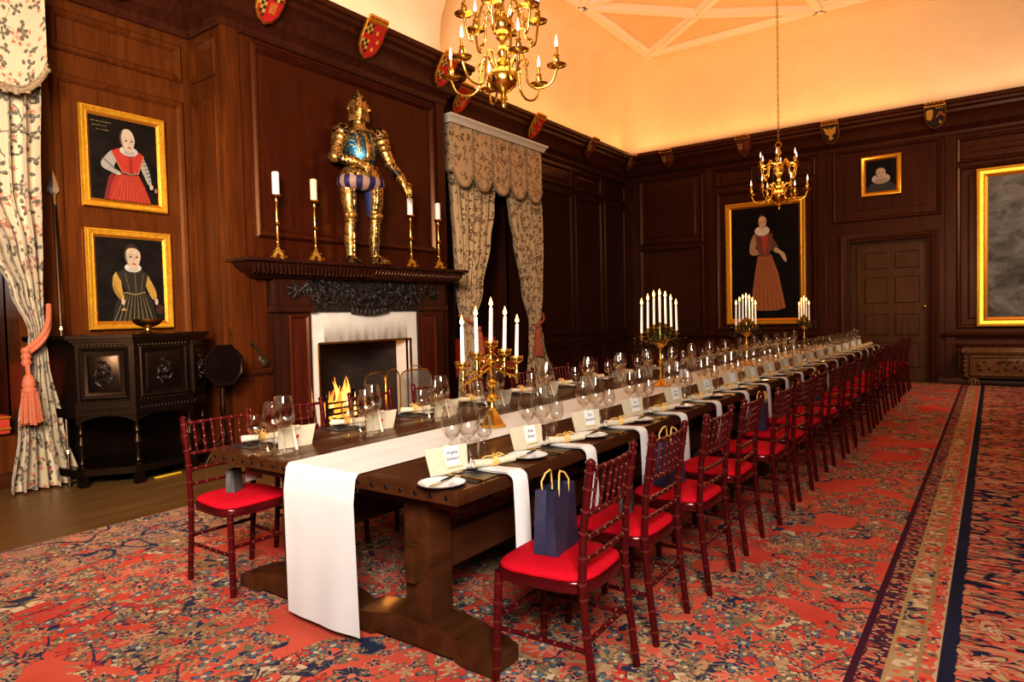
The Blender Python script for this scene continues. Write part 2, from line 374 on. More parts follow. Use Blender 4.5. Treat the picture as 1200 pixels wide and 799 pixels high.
# ------------------------------------------------------------------ mesh builder
class MB:
    def __init__(s): s.v, s.f, s.m, s.uv, s.mats = [], [], [], {}, []
    def mi(s, mat):
        if mat is None: return 0
        if mat not in s.mats: s.mats.append(mat)
        return s.mats.index(mat)
    def add(s, vs, fs, mat=None, uvs=None):
        b = len(s.v); k = s.mi(mat)
        s.v += [tuple(p) for p in vs]
        for i, f in enumerate(fs):
            if uvs: s.uv[len(s.f)] = [uvs[j] for j in f]
            s.f.append(tuple(b+j for j in f)); s.m.append(k)
    def box(s, lo, hi, mat=None, X=None):
        (a, b, c), (d, e, f) = lo, hi
        vs = [(a,b,c),(d,b,c),(d,e,c),(a,e,c),(a,b,f),(d,b,f),(d,e,f),(a,e,f)]
        if X: vs = [X @ Vector(p) for p in vs]
        s.add(vs, [(0,3,2,1),(4,5,6,7),(0,1,5,4),(1,2,6,5),(2,3,7,6),(3,0,4,7)], mat)
    def cbox(s, lo, hi, bev=.004, mat=None, X=None):
        """box with chamfered edges"""
        bm = bmesh.new(); bmesh.ops.create_cube(bm, size=1)
        for v in bm.verts: v.co = Vector([(lo[i]+hi[i])/2 + v.co[i]*(hi[i]-lo[i]) for i in range(3)])
        bmesh.ops.bevel(bm, geom=bm.edges[:], offset=bev, segments=2, affect='EDGES', profile=.7)
        bm.verts.index_update(); vs = [(X @ v.co) if X else v.co.copy() for v in bm.verts]
        s.add(vs, [tuple(v.index for v in f.verts) for f in bm.faces], mat); bm.free()
    def rings(s, rs, mat=None, closed=True, cap0=True, cap1=True, loop=False, uv=False):
        n = len(rs[0]); vs = [p for r in rs for p in r]; fs = []; k = len(rs)
        if uv:
            for i in range(k-1):
                for j in range(n):
                    a, b = rs[i][j], rs[i][(j+1) % n]; c, d = rs[i+1][(j+1) % n], rs[i+1][j]
                    s.add([a, b, c, d], [(0,1,2,3)], mat, [(j/n, i/(k-1)), ((j+1)/n, i/(k-1)), ((j+1)/n, (i+1)/(k-1)), (j/n, (i+1)/(k-1))])
            return
        for i in range(k if loop else k-1):
            i2 = (i+1) % k
            for j in range(n if closed else n-1):
                j2 = (j+1) % n
                fs.append((i*n+j, i*n+j2, i2*n+j2, i2*n+j))
        if closed and not loop:
            if cap0: fs.append(tuple(range(n-1, -1, -1)))
            if cap1: fs.append(tuple((k-1)*n+j for j in range(n)))
        s.add(vs, fs, mat)
    def lathe(s, prof, seg=16, loc=(0,0,0), mat=None, X=None, sx=1, sy=1, cap=True):
        rs = []
        for r, z in prof:
            ring = [Vector((max(r,1e-4)*cos(2*PI*j/seg)*sx, max(r,1e-4)*sin(2*PI*j/seg)*sy, z)) for j in range(seg)]
            ring = [(X @ p) if X else p + Vector(loc) for p in ring]
            rs.append(ring)
        s.rings(rs, mat, cap0=cap, cap1=cap)
    def tube(s, pts, rad, seg=8, mat=None, flat=1.0):
        pts = [Vector(p) for p in pts]; n = len(pts)
        if not isinstance(rad, (list, tuple)): rad = [rad]*n
        t0 = (pts[1]-pts[0]).normalized()
        ref = Vector((0,0,1)) if abs(t0.z) < .9 else Vector((1,0,0))
        nrm = t0.cross(ref).normalized(); rs = []
        for i, p in enumerate(pts):
            t = (pts[min(i+1,n-1)] - pts[max(i-1,0)]).normalized()
            nrm = (nrm - t*nrm.dot(t)).normalized(); b = t.cross(nrm)
            rs.append([p + (nrm*cos(2*PI*j/seg) + b*sin(2*PI*j/seg)*flat)*rad[i] for j in range(seg)])
        s.rings(rs, mat)
    def bamboo(s, a, b, r, rings, seg=10, mat=None, taper=1.0, cap=False):
        """turned rod with raised bamboo joints at fractions `rings`"""
        a, b = Vector(a), Vector(b); L = (b-a).length; d = (b-a)/L
        s.tube([a, a.lerp(b,.5), b], [r, r*(1+(taper-1)*.5), r*taper], seg, mat)
        for t in rings:
            p = a.lerp(b, t); s.tube([p-d*.0055, p-d*.0035, p+d*.0035, p+d*.0055], [r*1.0, r*1.2, r*1.2, r*1.0], seg, M['ring'])
    def grid(s, fn, nu, nv, mat=None, uvs=None):
        vs = [fn(i/nu, j/nv) for j in range(nv+1) for i in range(nu+1)]
        fs = [(j*(nu+1)+i, j*(nu+1)+i+1, (j+1)*(nu+1)+i+1, (j+1)*(nu+1)+i) for j in range(nv) for i in range(nu)]
        u = None
        if uvs: u = [(i/nu*uvs[0], j/nv*uvs[1]) for j in range(nv+1) for i in range(nu+1)]
        s.add(vs, fs, mat, u)
    def sphere(s, c, r, seg=12, mat=None, sc=(1,1,1)):
        rs = []
        for i in range(1, seg//2):
            a = PI*i/(seg//2)
            rs.append([Vector(c) + Vector((r*sc[0]*sin(a)*cos(2*PI*j/seg), r*sc[1]*sin(a)*sin(2*PI*j/seg), -r*sc[2]*cos(a))) for j in range(seg)])
        s.rings(rs, mat)
    def build(s, name, mat=None, parent=None, smooth=40, loc=None, xf=None):
        me = bpy.data.meshes.new(name); me.from_pydata(s.v, [], s.f)
        mats = s.mats or [mat]
        for q in mats: me.materials.append(q)
        if len(mats) > 1: me.polygons.foreach_set('material_index', s.m)
        if s.uv:
            l = me.uv_layers.new(name='UVMap')
            for fi, us in s.uv.items():
                for li, u in zip(me.polygons[fi].loop_indices, us): l.data[li].uv = u
        bm = bmesh.new(); bm.from_mesh(me); bmesh.ops.remove_doubles(bm, verts=bm.verts, dist=1e-5)
        bmesh.ops.recalc_face_normals(bm, faces=bm.faces); bm.to_mesh(me); bm.free()
        if smooth:
            me.polygons.foreach_set('use_smooth', [True]*len(me.polygons)); me.set_sharp_from_angle(angle=math.radians(smooth))
        o = bpy.data.objects.new(name, me); COL.objects.link(o)
        if parent: o.parent = parent
        if loc: o.location = loc
        return o

def tag(o, label=None, cat=None, group=None, kind=None):
    for k, v in (('label', label), ('category', cat), ('group', group), ('kind', kind)):
        if v: o[k] = v
    return o
def thing(name, label, cat, loc=(0,0,0), rz=0, group=None):
    o = bpy.data.objects.new(name, None); COL.objects.link(o); o.empty_display_size = .1
    o.location = loc; o.rotation_euler = (0,0,rz); return tag(o, label, cat, group)
def struct(o): o['kind'] = 'structure'; return o
def copy_tree(o, parent=None):
    c = o.copy(); COL.objects.link(c); c.parent = parent
    for ch in list(o.children): copy_tree(ch, c)
    return c
def dup(src, label, loc, rz, group=None):
    c = copy_tree(src); c['label'] = label; c.location = loc; c.rotation_euler = (0,0,rz)
    if group: c['group'] = group
    return c
ORD = ['first','second','third','fourth','fifth','sixth','seventh','eighth','ninth','tenth','eleventh','twelfth','thirteenth','fourteenth','fifteenth','sixteenth','seventeenth','eighteenth','nineteenth','twentieth']

class Fr:
    def __init__(s, o, u, v, n): s.o, s.u, s.v, s.n = Vector(o), Vector(u), Vector(v), Vector(n)
    def p(s, a, b, c=0): return s.o + s.u*a + s.v*b + s.n*c
def LW(x): return Fr((x,0,0), (0,1,0), (0,0,1), (1,0,0))
def BW(y): return Fr((0,y,0), (1,0,0), (0,0,1), (0,-1,0))
def moulding(mb, fr, u0, u1, v0, v1, prof, mat=None, fill=True, fillmat=None):
    rs = [[fr.p(u0+d, v0+d, h), fr.p(u1-d, v0+d, h), fr.p(u1-d, v1-d, h), fr.p(u0+d, v1-d, h)] for d, h in prof]
    mb.rings(rs, mat, cap0=False, cap1=False)
    if fill: mb.add(rs[-1], [(0,1,2,3)], fillmat or mat)
BOL = [(0,0),(0,.022),(.02,.04),(.05,.03),(.075,.008),(.08,-.006),(.10,-.006)]       # bolection moulding, flat field
RAISED = BOL + [(.16,-.004),(.20,.012)]
SMALL = [(0,0),(0,.016),(.02,.028),(.045,.006),(.055,-.004),(.10,-.002),(.13,.01)]
def sweep(mb, path, prof, mat=None, closed_prof=False):
    """sweep profile (offset into the room, z) along a plan polyline with mitres; room lies on the right of the path"""
    n = len(path); offs = []
    for i, p in enumerate(path):
        p = Vector(p); ds = []
        if i > 0: ds.append((p - Vector(path[i-1])).normalized())
        if i < n-1: ds.append((Vector(path[i+1]) - p).normalized())
        ns = [Vector((d.y, -d.x)) for d in ds]
        m = ns[0] if len(ns) == 1 else (ns[0]+ns[1])/(1+ns[0].dot(ns[1]))
        offs.append(m)
    rs = [[Vector((path[i][0]+offs[i].x*d, path[i][1]+offs[i].y*d, z)) for d, z in prof] for i in range(n)]
    mb.rings(rs, mat, closed=closed_prof, cap0=closed_prof, cap1=closed_prof)
PATH = [(XL, YF), (XL, YC0), (XB, YC0), (XB, YC1), (XL, YC1), (XL, YB), (XR, YB)]
def smooth_curve(pts, k=5):
    n = len(pts); out = []
    for i in range(n):
        p0, p1, p2, p3 = [Vector(pts[(i+j-1) % n]) for j in range(4)]
        for q in range(k):
            t = q/k
            out.append(.5*((2*p1) + (p2-p0)*t + (2*p0-5*p1+4*p2-p3)*t*t + (3*p1-p0-3*p2+p3)*t**3))
    return out
def tilt(a, axis): return Matrix.Rotation(a, 4, axis)

# ------------------------------------------------------------------ room shell
mb = MB(); mb.box((XL-1.2, YF-.3, -.2), (XR+.3, YB+.3, 0)); struct(mb.build('floor', M['floor'], smooth=0))
mb = MB(); mb.box((XL-.3, YF-.3, 7.0), (XR+.3, YB+.3, 7.2)); struct(mb.build('ceiling', M['ceilp'], smooth=0))

L, BK = LW(XL), BW(YB)
W1 = (.35, 2.32, .46, 4.35); W2 = (8.35, 10.30, .42, 4.2)     # window openings in the left wall: y0,y1,z0,z1
FP = (5.11, 6.66, 1.155)                                       # fireplace opening
mb = MB()
def lbox(y0, y1, z0, z1, x1=XL, x0=None): mb.box((x0 if x0 is not None else XL-.35, y0, z0), (x1, y1, z1))
lbox(YF, W1[0], 0, 5.2); lbox(W1[0], W1[1], 0, W1[2]); lbox(W1[0], W1[1], W1[3], 5.2); lbox(W1[1], YC0, 0, 5.2)
lbox(YC1, W2[0], 0, 5.2); lbox(W2[0], W2[1], 0, W2[2]); lbox(W2[0], W2[1], W2[3], 5.2); lbox(W2[1], YB+.35, 0, 5.2)
lbox(YC0, FP[0], 0, 5.2, XB); lbox(FP[1], YC1, 0, 5.2, XB); lbox(FP[0], FP[1], FP[2], 5.2, XB)
# panels behind the portraits
moulding(mb, L, 2.66, 3.92, 4.03, 4.42, BOL); moulding(mb, L, 2.66, 3.92, .95, 3.82, BOL)
moulding(mb, L, 2.66, 3.92, .14, .72, SMALL)
for y0 in (-3.6, -2.2, -.9): moulding(mb, L, y0, y0+1.15, .95, 3.9, BOL)
# return of the chimney breast
RT = Fr((0, YC0, 0), (1,0,0), (0,0,1), (0,-1,0))
for z0, z1 in ((4.03, 4.42), (.95, 3.82)): moulding(mb, RT, XL+.05, XB-.06, z0, z1, [(0,0),(0,.02),(.02,.035),(.05,.02),(.08,.006),(.1,.006)])
CB = LW(XB)
# overmantel: pilaster strips and the large panel holding the armour
mb.cbox((XB-.02, YC0-.005, 1.3), (XB+.035, YC0+.20, 4.62), .008); mb.cbox((XB-.02, YC1-.16, 2.1), (XB+.03, YC1+.005, 4.62), .008)
moulding(mb, CB, 4.36, 7.30, 2.36, 4.47, [(0,0),(0,.03),(.025,.055),(.06,.045),(.09,.012),(.10,-.004),(.14,-.004)])
# plain boards under the mantel shelf, left of the chimneypiece
mb.cbox((XB-.02, 4.03, .9), (XB+.03, 4.26, 2.0), .006); mb.cbox((XB-.02, 4.275, .42), (XB+.025, 4.46, 1.98), .006)
# panelling between window and back corner
ys = [10.70, 12.24, 13.54, 14.72]
for k in range(3):
    moulding(mb, L, ys[k]+.05, ys[k+1]-.06, 4.05, 4.44, SMALL); moulding(mb, L, ys[k]+.05, ys[k+1]-.06, 1.02, 3.93, BOL); moulding(mb, L, ys[k]+.05, ys[k+1]-.06, .18, .78, SMALL)
moulding(mb, L, 7.6, 8.2, 1.02, 4.4, BOL)
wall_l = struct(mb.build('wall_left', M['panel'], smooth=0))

mb = MB(); D1 = (-2.32, -.98, 2.72)
mb.box((XL-.35, YB, 0), (D1[0], YB+.35, 5.2)); mb.box((D1[1], YB, 0), (XR+.3, YB+.35, 5.2)); mb.box((D1[0], YB, D1[2]), (D1[1], YB+.35, 5.2))
moulding(mb, BK, -6.82, -5.28, 3.0, 4.55, RAISED); moulding(mb, BK, -6.82, -5.28, .86, 2.92, BOL)
for a, b, c, d in ((-4.98,-4.2,4.15,4.5), (-4.1,-3.75,4.15,4.5), (-3.7,-2.95,4.15,4.5), (-4.98,-2.95,1.0,4.02)): moulding(mb, BK, a, b, c, d, SMALL if d-c < 1 else BOL)
moulding(mb, BK, -2.62, -.78, 3.12, 4.55, BOL+[(.2,-.004),(.215,.006)])
moulding(mb, BK, -.55, 1.7, 4.0, 4.47, RAISED); moulding(mb, BK, -.55, 1.7, 1.0, 3.95, RAISED)
moulding(mb, BK, 1.95, 4.2, 4.0, 4.47, RAISED); moulding(mb, BK, 1.95, 4.2, 1.0, 3.95, RAISED)
moulding(mb, BK, -.62, .9, .2, .72, BOL); moulding(mb, BK, 1.1, 4.0, .2, .72, BOL); moulding(mb, BK, -4.9, -3.0, .2, .78, BOL)
for u in (-5.20, -2.90, -.72): mb.cbox((u, YB-.035, .1), (u+.16, YB+.02, 4.62), .008)
struct(mb.build('wall_back', M['panel_dark'], smooth=0))
mb = MB(); mb.box((XR, YF-.3, 0), (XR+.3, YB+.3, 5.2)); struct(mb.build('wall_right', M['panel_dark'], smooth=0))
mb = MB(); mb.box((XL-1.2, YF-.3, 0), (XR+.3, YF, 5.2)); struct(mb.build('wall_front', M['panel_dark'], smooth=0))

# cornice, dado, skirting, plaster and coving
cor = [(0,4.52),(.03,4.52),(.05,4.56),(.05,4.60),(.08,4.63),(.10,4.66),(.13,4.68),(.15,4.73),(.17,4.80),(.22,4.87),(.26,4.90),(.27,4.95),(.32,4.98),(.33,5.02),(.36,5.04),(.36,5.10),(.0,5.10)]
mb = MB(); sweep(mb, PATH, cor, None); struct(mb.build('trim_1', M['panel_dark'], smooth=30))
mb = MB()
dado = [(0,.80),(.02,.80),(.03,.84),(.06,.86),(.075,.89),(.075,.92),(0,.93)]
sweep(mb, [(XL, W1[1]+.02), (XL, YC0), (XB, YC0), (XB, 4.46)], dado); sweep(mb, [(XL, W2[1]+.1), (XL, YB), (D1[0]-.2, YB)], dado); sweep(mb, [(D1[1]+.2, YB), (XR, YB)], dado)
struct(mb.build('trim_2', M['panel_dark'], smooth=30))
sk = [(0,0),(.035,0),(.035,.09),(.025,.11),(.015,.13),(0,.135)]
mb = MB(); sweep(mb, [(XL, YF), (XL, YC0), (XB, YC0), (XB, 4.46)], sk); sweep(mb, [(XL, YC1), (XL, YB)], sk); struct(mb.build('baseboard_left', M['panel_dark'], smooth=30))
mb = MB(); sweep(mb, [(XL, YB), (D1[0]-.15, YB)], sk); sweep(mb, [(D1[1]+.15, YB), (XR, YB)], sk); struct(mb.build('baseboard_back', M['panel_dark'], smooth=30))
cove = [(0,5.06),(0,5.5)] + [(1.12*(1-cos(a))**1.0, 5.5+1.5*sin(a)) for a in [k*PI/2/8 for k in range(1, 9)]]
mb = MB(); sweep(mb, PATH + [(XR, YF), (XL, YF)], cove); struct(mb.build('wall_above_cornice', M['plaster'], smooth=35))
mb = MB()
cx, cy = XL+1.12, YB-1.12
sweep(mb, [(XL, YC1+1), (XL, YB), (XR, YB)], [(1.06,6.99),(1.03,6.93),(1.10,6.90),(1.15,6.90),(1.18,6.94),(1.24,6.96),(1.26,6.995)])
struct(mb.build('trim_3', M['rib'], smooth=30))
ribs = [((cx, 10.75), (-4.47, 12.40)), ((-4.47, 12.40), (-2.62, cy)), ((cx, cy), (-4.47, 12.40)), ((-4.47, 12.40), (-3.2, 11.2)), ((-2.62, cy), (-2.62, 11.4)), ((-2.62, cy), (-1.0, 12.3)), ((cx, 10.75), (-4.2, 10.75)), ((cx,10.75), (-4.6, 9.2)), ((-1.0,12.3),(.6,cy))]
mb = MB()
for a, b in ribs:
    a, b = Vector((*a, 7)), Vector((*b, 7)); d = (b-a).normalized(); n = Vector((d.y, -d.x, 0))
    pr = [(-.13,0),(-.12,-.04),(-.07,-.05),(-.06,-.10),(.06,-.10),(.07,-.05),(.12,-.04),(.13,0)]
    mb.rings([[p + n*w + Vector((0,0,h)) for w, h in pr] for p in (a, b)])
for p in ((cx,10.75), (-4.47,12.40), (-2.62,cy), (cx,cy)):
    mb.lathe([(.01,-.12),(.05,-.11),(.09,-.085),(.11,-.06),(.11,0)], 12, (p[0], p[1], 7))
struct(mb.build('trim_4', M['rib'], smooth=35))

# back-wall door, set back in its opening
mb = MB(); mb.box((D1[0], YB+.12, 0), (D1[1], YB+.17, D1[2]))
DF = BW(YB+.12); w = D1[1]-D1[0]; 
dl, dr = D1[0]+.12, D1[1]-.02
door = struct(mb.build('door_1', M['doorwood'], smooth=0))
mb = MB()
st = .13; cols = [(dl+st, (dl+dr)/2-.055), ((dl+dr)/2+.055, dr-st)]
rows = [(.25,.75), (.88,1.30), (1.50,2.02), (2.17,2.50)]
mb.box((dl, YB+.085, 0.01), (dr, YB+.125, 2.62))
for a, b in cols:
    for c, d in rows: moulding(mb, BW(YB+.085), a, b, c, d, [(0,0),(0,.010),(.012,.016),(.03,-.024),(.055,-.028),(.10,-.010)])
lf = mb.build('door_leaf', M['doorwood'], door, smooth=0)
mb = MB(); mb.sphere((dr-.045, YB+.03, 1.42), .032, 12); mb.lathe([(.022,0),(.03,.005),(.012,.01),(.012,.05)], 12, X=Matrix.Translation((dr-.045, YB+.085, 1.42)) @ tilt(PI/2, 'X'))
mb.build('door_handle', M['brass'], lf)
mb = MB()
AR = [(0,0),(0,.05),(.03,.06),(.06,.045),(.10,.045),(.14,.02),(.155,.0)]
def arch(u0, u1, top, w_):
    rs = []
    for d, h in [(0,0),(0,.03),(.03,.035),(.06,.055),(.10,.055),(.13,.07),(.15,.07),(.16,0)]:
        rs.append([BK.p(u0-d, 0, h), BK.p(u0-d, top+d, h), BK.p(u1+d, top+d, h), BK.p(u1+d, 0, h)])
    mb.rings(rs, closed=False)
arch(D1[0], D1[1], D1[2], .16)
mb.build('door_frame', M['panel_dark'], door, smooth=30)

def window(n, W, extra):
    y0, y1, z0, z1 = W
    mb = MB()
    for lo, hi in (((XL-1.0,y0-.02,z0-.05),(XL-.3,y1+.02,z0)), ((XL-1.0,y0-.02,z1),(XL-.3,y1+.02,z1+.05)), ((XL-1.0,y0-.05,z0),(XL-.3,y0,z1)), ((XL-1.0,y1,z0),(XL-.3,y1+.05,z1))): mb.box(lo, hi)
    for k in range(2): moulding(mb, LW(XL-.98), y0+.05+k*(y1-y0)/2, y0-.05+(k+1)*(y1-y0)/2, z0, z0+.5, SMALL)
    w_ = struct(mb.build('window_%d' % n, M['panel_dark'], smooth=0))
    mb = MB(); X0 = XL-.95
    mb.box((X0-.04, y0, z0+.5), (X0, y1, z1)); mb.build('window_pane', M['night'], w_, smooth=0)
    mb = MB()
    for k in range(5):
        y = y0+.03+(y1-y0-.06)*k/4; t = .045 if k % 2 == 0 else .018
        mb.box((X0-.01, y-t, z0+.5), (X0+.06, y+t, z1))
    for k in range(7):
        z = z0+.54+(z1-z0-.58)*k/6; t = .04 if k in (0,3,6) else .015
        mb.box((X0-.012, y0, z-t), (X0+.055, y1, z+t))
    mb.build('window_frame', M['panel_dark'], w_, smooth=0)
window(1, W1, None); window(2, W2, None)

# ------------------------------------------------------------------ carpets
mb = MB(); mb.box((-5.08, -2.5, .0), (-.172, 14.35, .012)); tag(mb.build('persian_rug', M['rug_red'], smooth=0), 'large red Persian carpet with navy flower sprays under the dining tables', 'rug')
mb = MB(); mb.box((-.168, -2.5, .0), (3.4, 14.30, .012)); tag(mb.build('persian_rug', M['rug_navy'], smooth=0), 'navy-ground patterned Persian carpet along the right side of the hall', 'rug')

# ------------------------------------------------------------------ chimneypiece
t = thing('mantelpiece', 'dark carved wooden chimneypiece with shelf around the lit fireplace', 'fireplace', (XB, 5.8, 0))
def P(o): o.parent = t; o.matrix_parent_inverse = Matrix.Translation(t.location).inverted(); return o
mb = MB()
MZ = 2.10; my0, my1 = 4.02, 7.52; XM = XB+.40
prof = [(0,1.90),(.14,1.90),(.18,1.915),(.20,1.94),(.26,1.965),(.32,2.005),(.35,2.05),(.375,2.06),(.40,2.068),(.40,2.10),(0,2.10)]
sweep(mb, [(XB-.02, my0+.38), (XB, my0+.38), (XB, my1-.38), (XB-.02, my1-.38)], prof)
P(mb.build('mantel_shelf', M['mantel'], smooth=30))
mb = MB()                                   # gadrooned edge: slanting lobes
n = 62
for k in range(n):
    y = my0+.10+(my1-my0-.2)*k/(n-1); s_ = 1 if y < (my0+my1)/2 else -1
    a = Vector((XB+.355, y-.03*s_, 2.05)); b = Vector((XB+.20, y+.045*s_, 1.935))
    mb.tube([a, a.lerp(b,.25)+Vector((.022,0,-.018)), a.lerp(b,.6)+Vector((.028,0,-.024)), b], [.010,.020,.020,.010], 7)
P(mb.build('gadroon_moulding', M['mantel'], smooth=60))
mb = MB()
mb.cbox((XB-.02, 4.56, 1.53), (XB+.10, 7.22, 1.91), .01)
rnd = random.Random(3)
for k in range(46):                         # carved foliage along the frieze, with a drop in the middle
    u = -1+2*k/45; y = 5.89+u*1.02; z = 1.75+.07*sin(k*1.3)-.08*(abs(u) < .3)*.6
    for q in range(3):
        a = rnd.uniform(0, 6.28); L_ = rnd.uniform(.07,.13); p = Vector((XB+.10, y+rnd.uniform(-.02,.02), z+rnd.uniform(-.06,.06)))
        d = Vector((0, cos(a), sin(a)))*L_
        mb.tube([p-d*.5, p-d*.2+Vector((.035,0,0)), p+d*.2+Vector((.03,0,.01)), p+d*.6+Vector((.005,0,0))], [.008,.028,.022,.006], 6)
for k in range(9):
    y = 5.6+.55*k/8; mb.sphere((XB+.12, y, 1.545-.03*sin(PI*k/8)), .045, 8, None, (.8,1,1.1))
P(mb.build('carved_frieze', M['carved'], smooth=60))
for y0, y1, side in ((4.50, 4.98, -1), (6.79, 7.30, 1)):
    mb = MB()
    mb.cbox((XB-.02, y0, 0), (XB+.10, y1, 1.55), .01)
    mb.cbox((XB, y0-.03, 0), (XB+.14, y1+.03, .22), .01); mb.cbox((XB, y0-.04, 1.53), (XB+.16, y1+.04, 1.60), .01); mb.cbox((XB, y0-.02, 1.60), (XB+.13, y1+.02, 1.95), .01)
    pil = P(mb.build('pilaster', M['mantel'], smooth=0))
    mb = MB(); yy0, yy1 = (y0+.17, y1-.03) if side < 0 else (y0+.03, y1-.17)
    moulding(mb, LW(XB+.101), yy0, yy1, .28, 1.50, [(0,0),(0,.015),(.02,.025),(.045,.005),(.06,.004)])
    o = mb.build('pilaster_panel', M['redwood'], smooth=0); o.parent = pil
    mb = MB()
    for k in range(7):
        a = k/7*6.28; p = Vector((XB+.135, (y0+y1)/2, 1.775)); d = Vector((0, cos(a), sin(a)))*.11
        mb.tube([p, p+d*.5+Vector((.03,0,0)), p+d], [.03,.03,.008], 6)
    mb.sphere((XB+.15, (y0+y1)/2, 1.775), .035, 8)
    o = mb.build('carved_boss', M['carved'], smooth=60); o.parent = pil
mb = MB(); xs = XB+.05
mb.box((XB-.04, 4.97, 0), (xs, FP[0], 1.525)); mb.box((XB-.04, FP[1], 0), (xs, 6.80, 1.525)); mb.box((XB-.04, FP[0], FP[2]), (xs, FP[1], 1.525))
mb.box((XB-.22, FP[1]-.01, 0), (XB-.04, FP[1]+.08, FP[2]))
P(mb.build('stone_surround', M['stone'], smooth=0))
mb = MB()
for a, b in (((FP[0], FP[2]-.015), (FP[1], FP[2])), ): mb.box((xs-.01, a[0], a[1]), (xs+.012, b[0], b[1]+.01))
mb.box((xs-.01, FP[0]-.01, 0), (xs+.012, FP[0]+.012, FP[2])); mb.box((xs-.01, FP[1]-.012, 0), (xs+.012, FP[1]+.01, FP[2]))
P(mb.build('metal_edge', M['brass_old'], smooth=0))
mb = MB()
mb.box((XL-.3, FP[0]-.1, -.01), (XL-.2, FP[1]+.1, 1.4)); mb.box((XL-.3, FP[0]-.08, 0), (XB-.36, FP[0]+.02, 1.4)); mb.box((XL-.3, FP[1]-.02, 0), (XB-.22, FP[1]+.08, 1.4)); mb.box((XL-.3, FP[0]-.05, 1.3), (XB-.1, FP[1]+.05, 1.4)); mb.box((XL-.3, FP[0], -.01), (XB+.5, FP[1], .015))
mb.box((XB-.37, FP[0]-.06, 0), (XB-.04, FP[0]+.012, 1.3))
P(mb.build('firebox', M['brick'], smooth=0))

# grate and fire
gx, gy = XB-.20, 5.62
t2 = thing('fire_grate', 'black iron fire basket holding the burning logs', 'grate', (gx, gy, .016))
mb = MB()
for k in range(5): mb.box((.16, -.34, .10+.07*k), (.18, .34, .125+.07*k))
for k in range(7): mb.box((-.16, -.30+.1*k-.008, .10), (.17, -.30+.1*k+.008, .12))
for y in (-.35, .35): mb.box((-.17, y-.012, 0), (-.14, y+.012, .5)); mb.lathe([(.02,0),(.02,.44),(.032,.46),(.03,.50),(.012,.53)], 10, (.17, y, 0)); mb.box((-.16, y-.01, .1), (.17, y+.01, .12))
mb.build('basket', M['iron'], t2)
mb = MB(); mb.grid(lambda u, v: Vector((-.14+.28*v, -.32+.64*u, .13+.14*sin(PI*u)*sin(PI*v)+.03*sin(23*u+9*v))), 16, 8); mb.build('ember_bed', M['ember'], t2)
for k, (a, b, r) in enumerate((((-.08,-.30,.24),(.02,.26,.30),.055), ((.08,-.24,.27),(-.06,.30,.24),.05), ((.06,-.10,.34),(-.10,.16,.40),.045))):
    mb = MB(); mb.tube([Vector(a), Vector(a).lerp(Vector(b),.5)+Vector((0,0,.01)), Vector(b)], [r, r*1.05, r*.9], 9)
    o = mb.build('fire_log', M['log'], smooth=50); o.location = (gx, gy, .016); tag(o, ['charred log at the back of the fire basket','charred log lying across the front of the fire basket','short charred log on top of the burning pile'][k], 'log')
mb = MB(); rnd = random.Random(11)
for k in range(30):
    x, y = rnd.uniform(-.08,.14), rnd.gauss(-.04,.13); h = max(.10, rnd.uniform(.16,.48)*(1.15-abs(y)*2.2)); w_ = rnd.uniform(.03,.06)
    pts, rr = [], []
    for i in range(8):
        q = i/7; pts.append(Vector((x+.02*sin(q*5+k), y+.045*q*sin(q*4+k*2), .20+h*q))); rr.append(w_*(sin(PI*min(1,q*.75+.25))**.9)*(1-q**3)+.001)
    mb.tube(pts, rr, 7, M['fire'] if k % 3 else M['fire_o'], .5)
mb.build('flames', None, t2, smooth=80)

# folding fire screen
t3 = thing('fire_screen', 'folding brass-framed gauze screen in front of the fireplace', 'screen', (-6.15, 6.0, .0))
def screen_leaf(p, q, h, gz):
    p, q = Vector((*p, 0)), Vector((*q, 0)); d = q-p; r = .12; pts = [p+Vector((0,0,.02)), p+Vector((0,0,h-r))]
    dn = d.normalized()
    for k in range(1, 6): a = k/6*PI/2; pts.append(p + dn*r*(1-cos(a)) + Vector((0,0,h-r+r*sin(a))))
    pts.append(p+dn*r+Vector((0,0,h))); top = len(pts); pts += [q-dn*r+Vector((0,0,h))]
    for k in range(1, 6): a = k/6*PI/2; pts.append(q - dn*r*(1-sin(a)) + Vector((0,0,h-r+r*cos(a))))
    pts += [q+Vector((0,0,h-r)), q+Vector((0,0,.02))]
    mb = MB(); mb.tube(pts, .009, 6); mb.tube([p+Vector((0,0,.03)), q+Vector((0,0,.03))], .009, 6)
    fr_ = mb.build('screen_frame', M['brass_old'], t3)
    mb = MB(); mb.add(pts, [tuple(range(len(pts)))]); o = mb.build('gauze', M['gauze'] if gz else M['gauze_thin'], fr_, smooth=0)
def mk_thin():
    g = G('thin_gauze'); p = g.bsdf((.10,.08,.06), .5); tr = g.new('ShaderNodeBsdfTransparent'); mx = g.new('ShaderNodeMixShader'); mx.inputs[0].default_value = .16
    g.link(tr.outputs[0], mx.inputs[1]); g.link(p.outputs[0], mx.inputs[2]); g.link(mx.outputs[0], g.out.inputs[0]); return g.mat
M['gauze_thin'] = mk_thin()
screen_leaf((.06,-.56), (0.0,-.16), .77, False); screen_leaf((0,-.15), (-.03,.10), .79, False); screen_leaf((-.03,.11), (.10,.56), .76, True)
mb = MB(); mb.tube([(.0,.26,.76), (.005,.28,.80), (.03,.34,.815), (.055,.40,.80), (.06,.42,.755)], .008, 6); mb.build('carry_handle', M['brass_old'], t3)

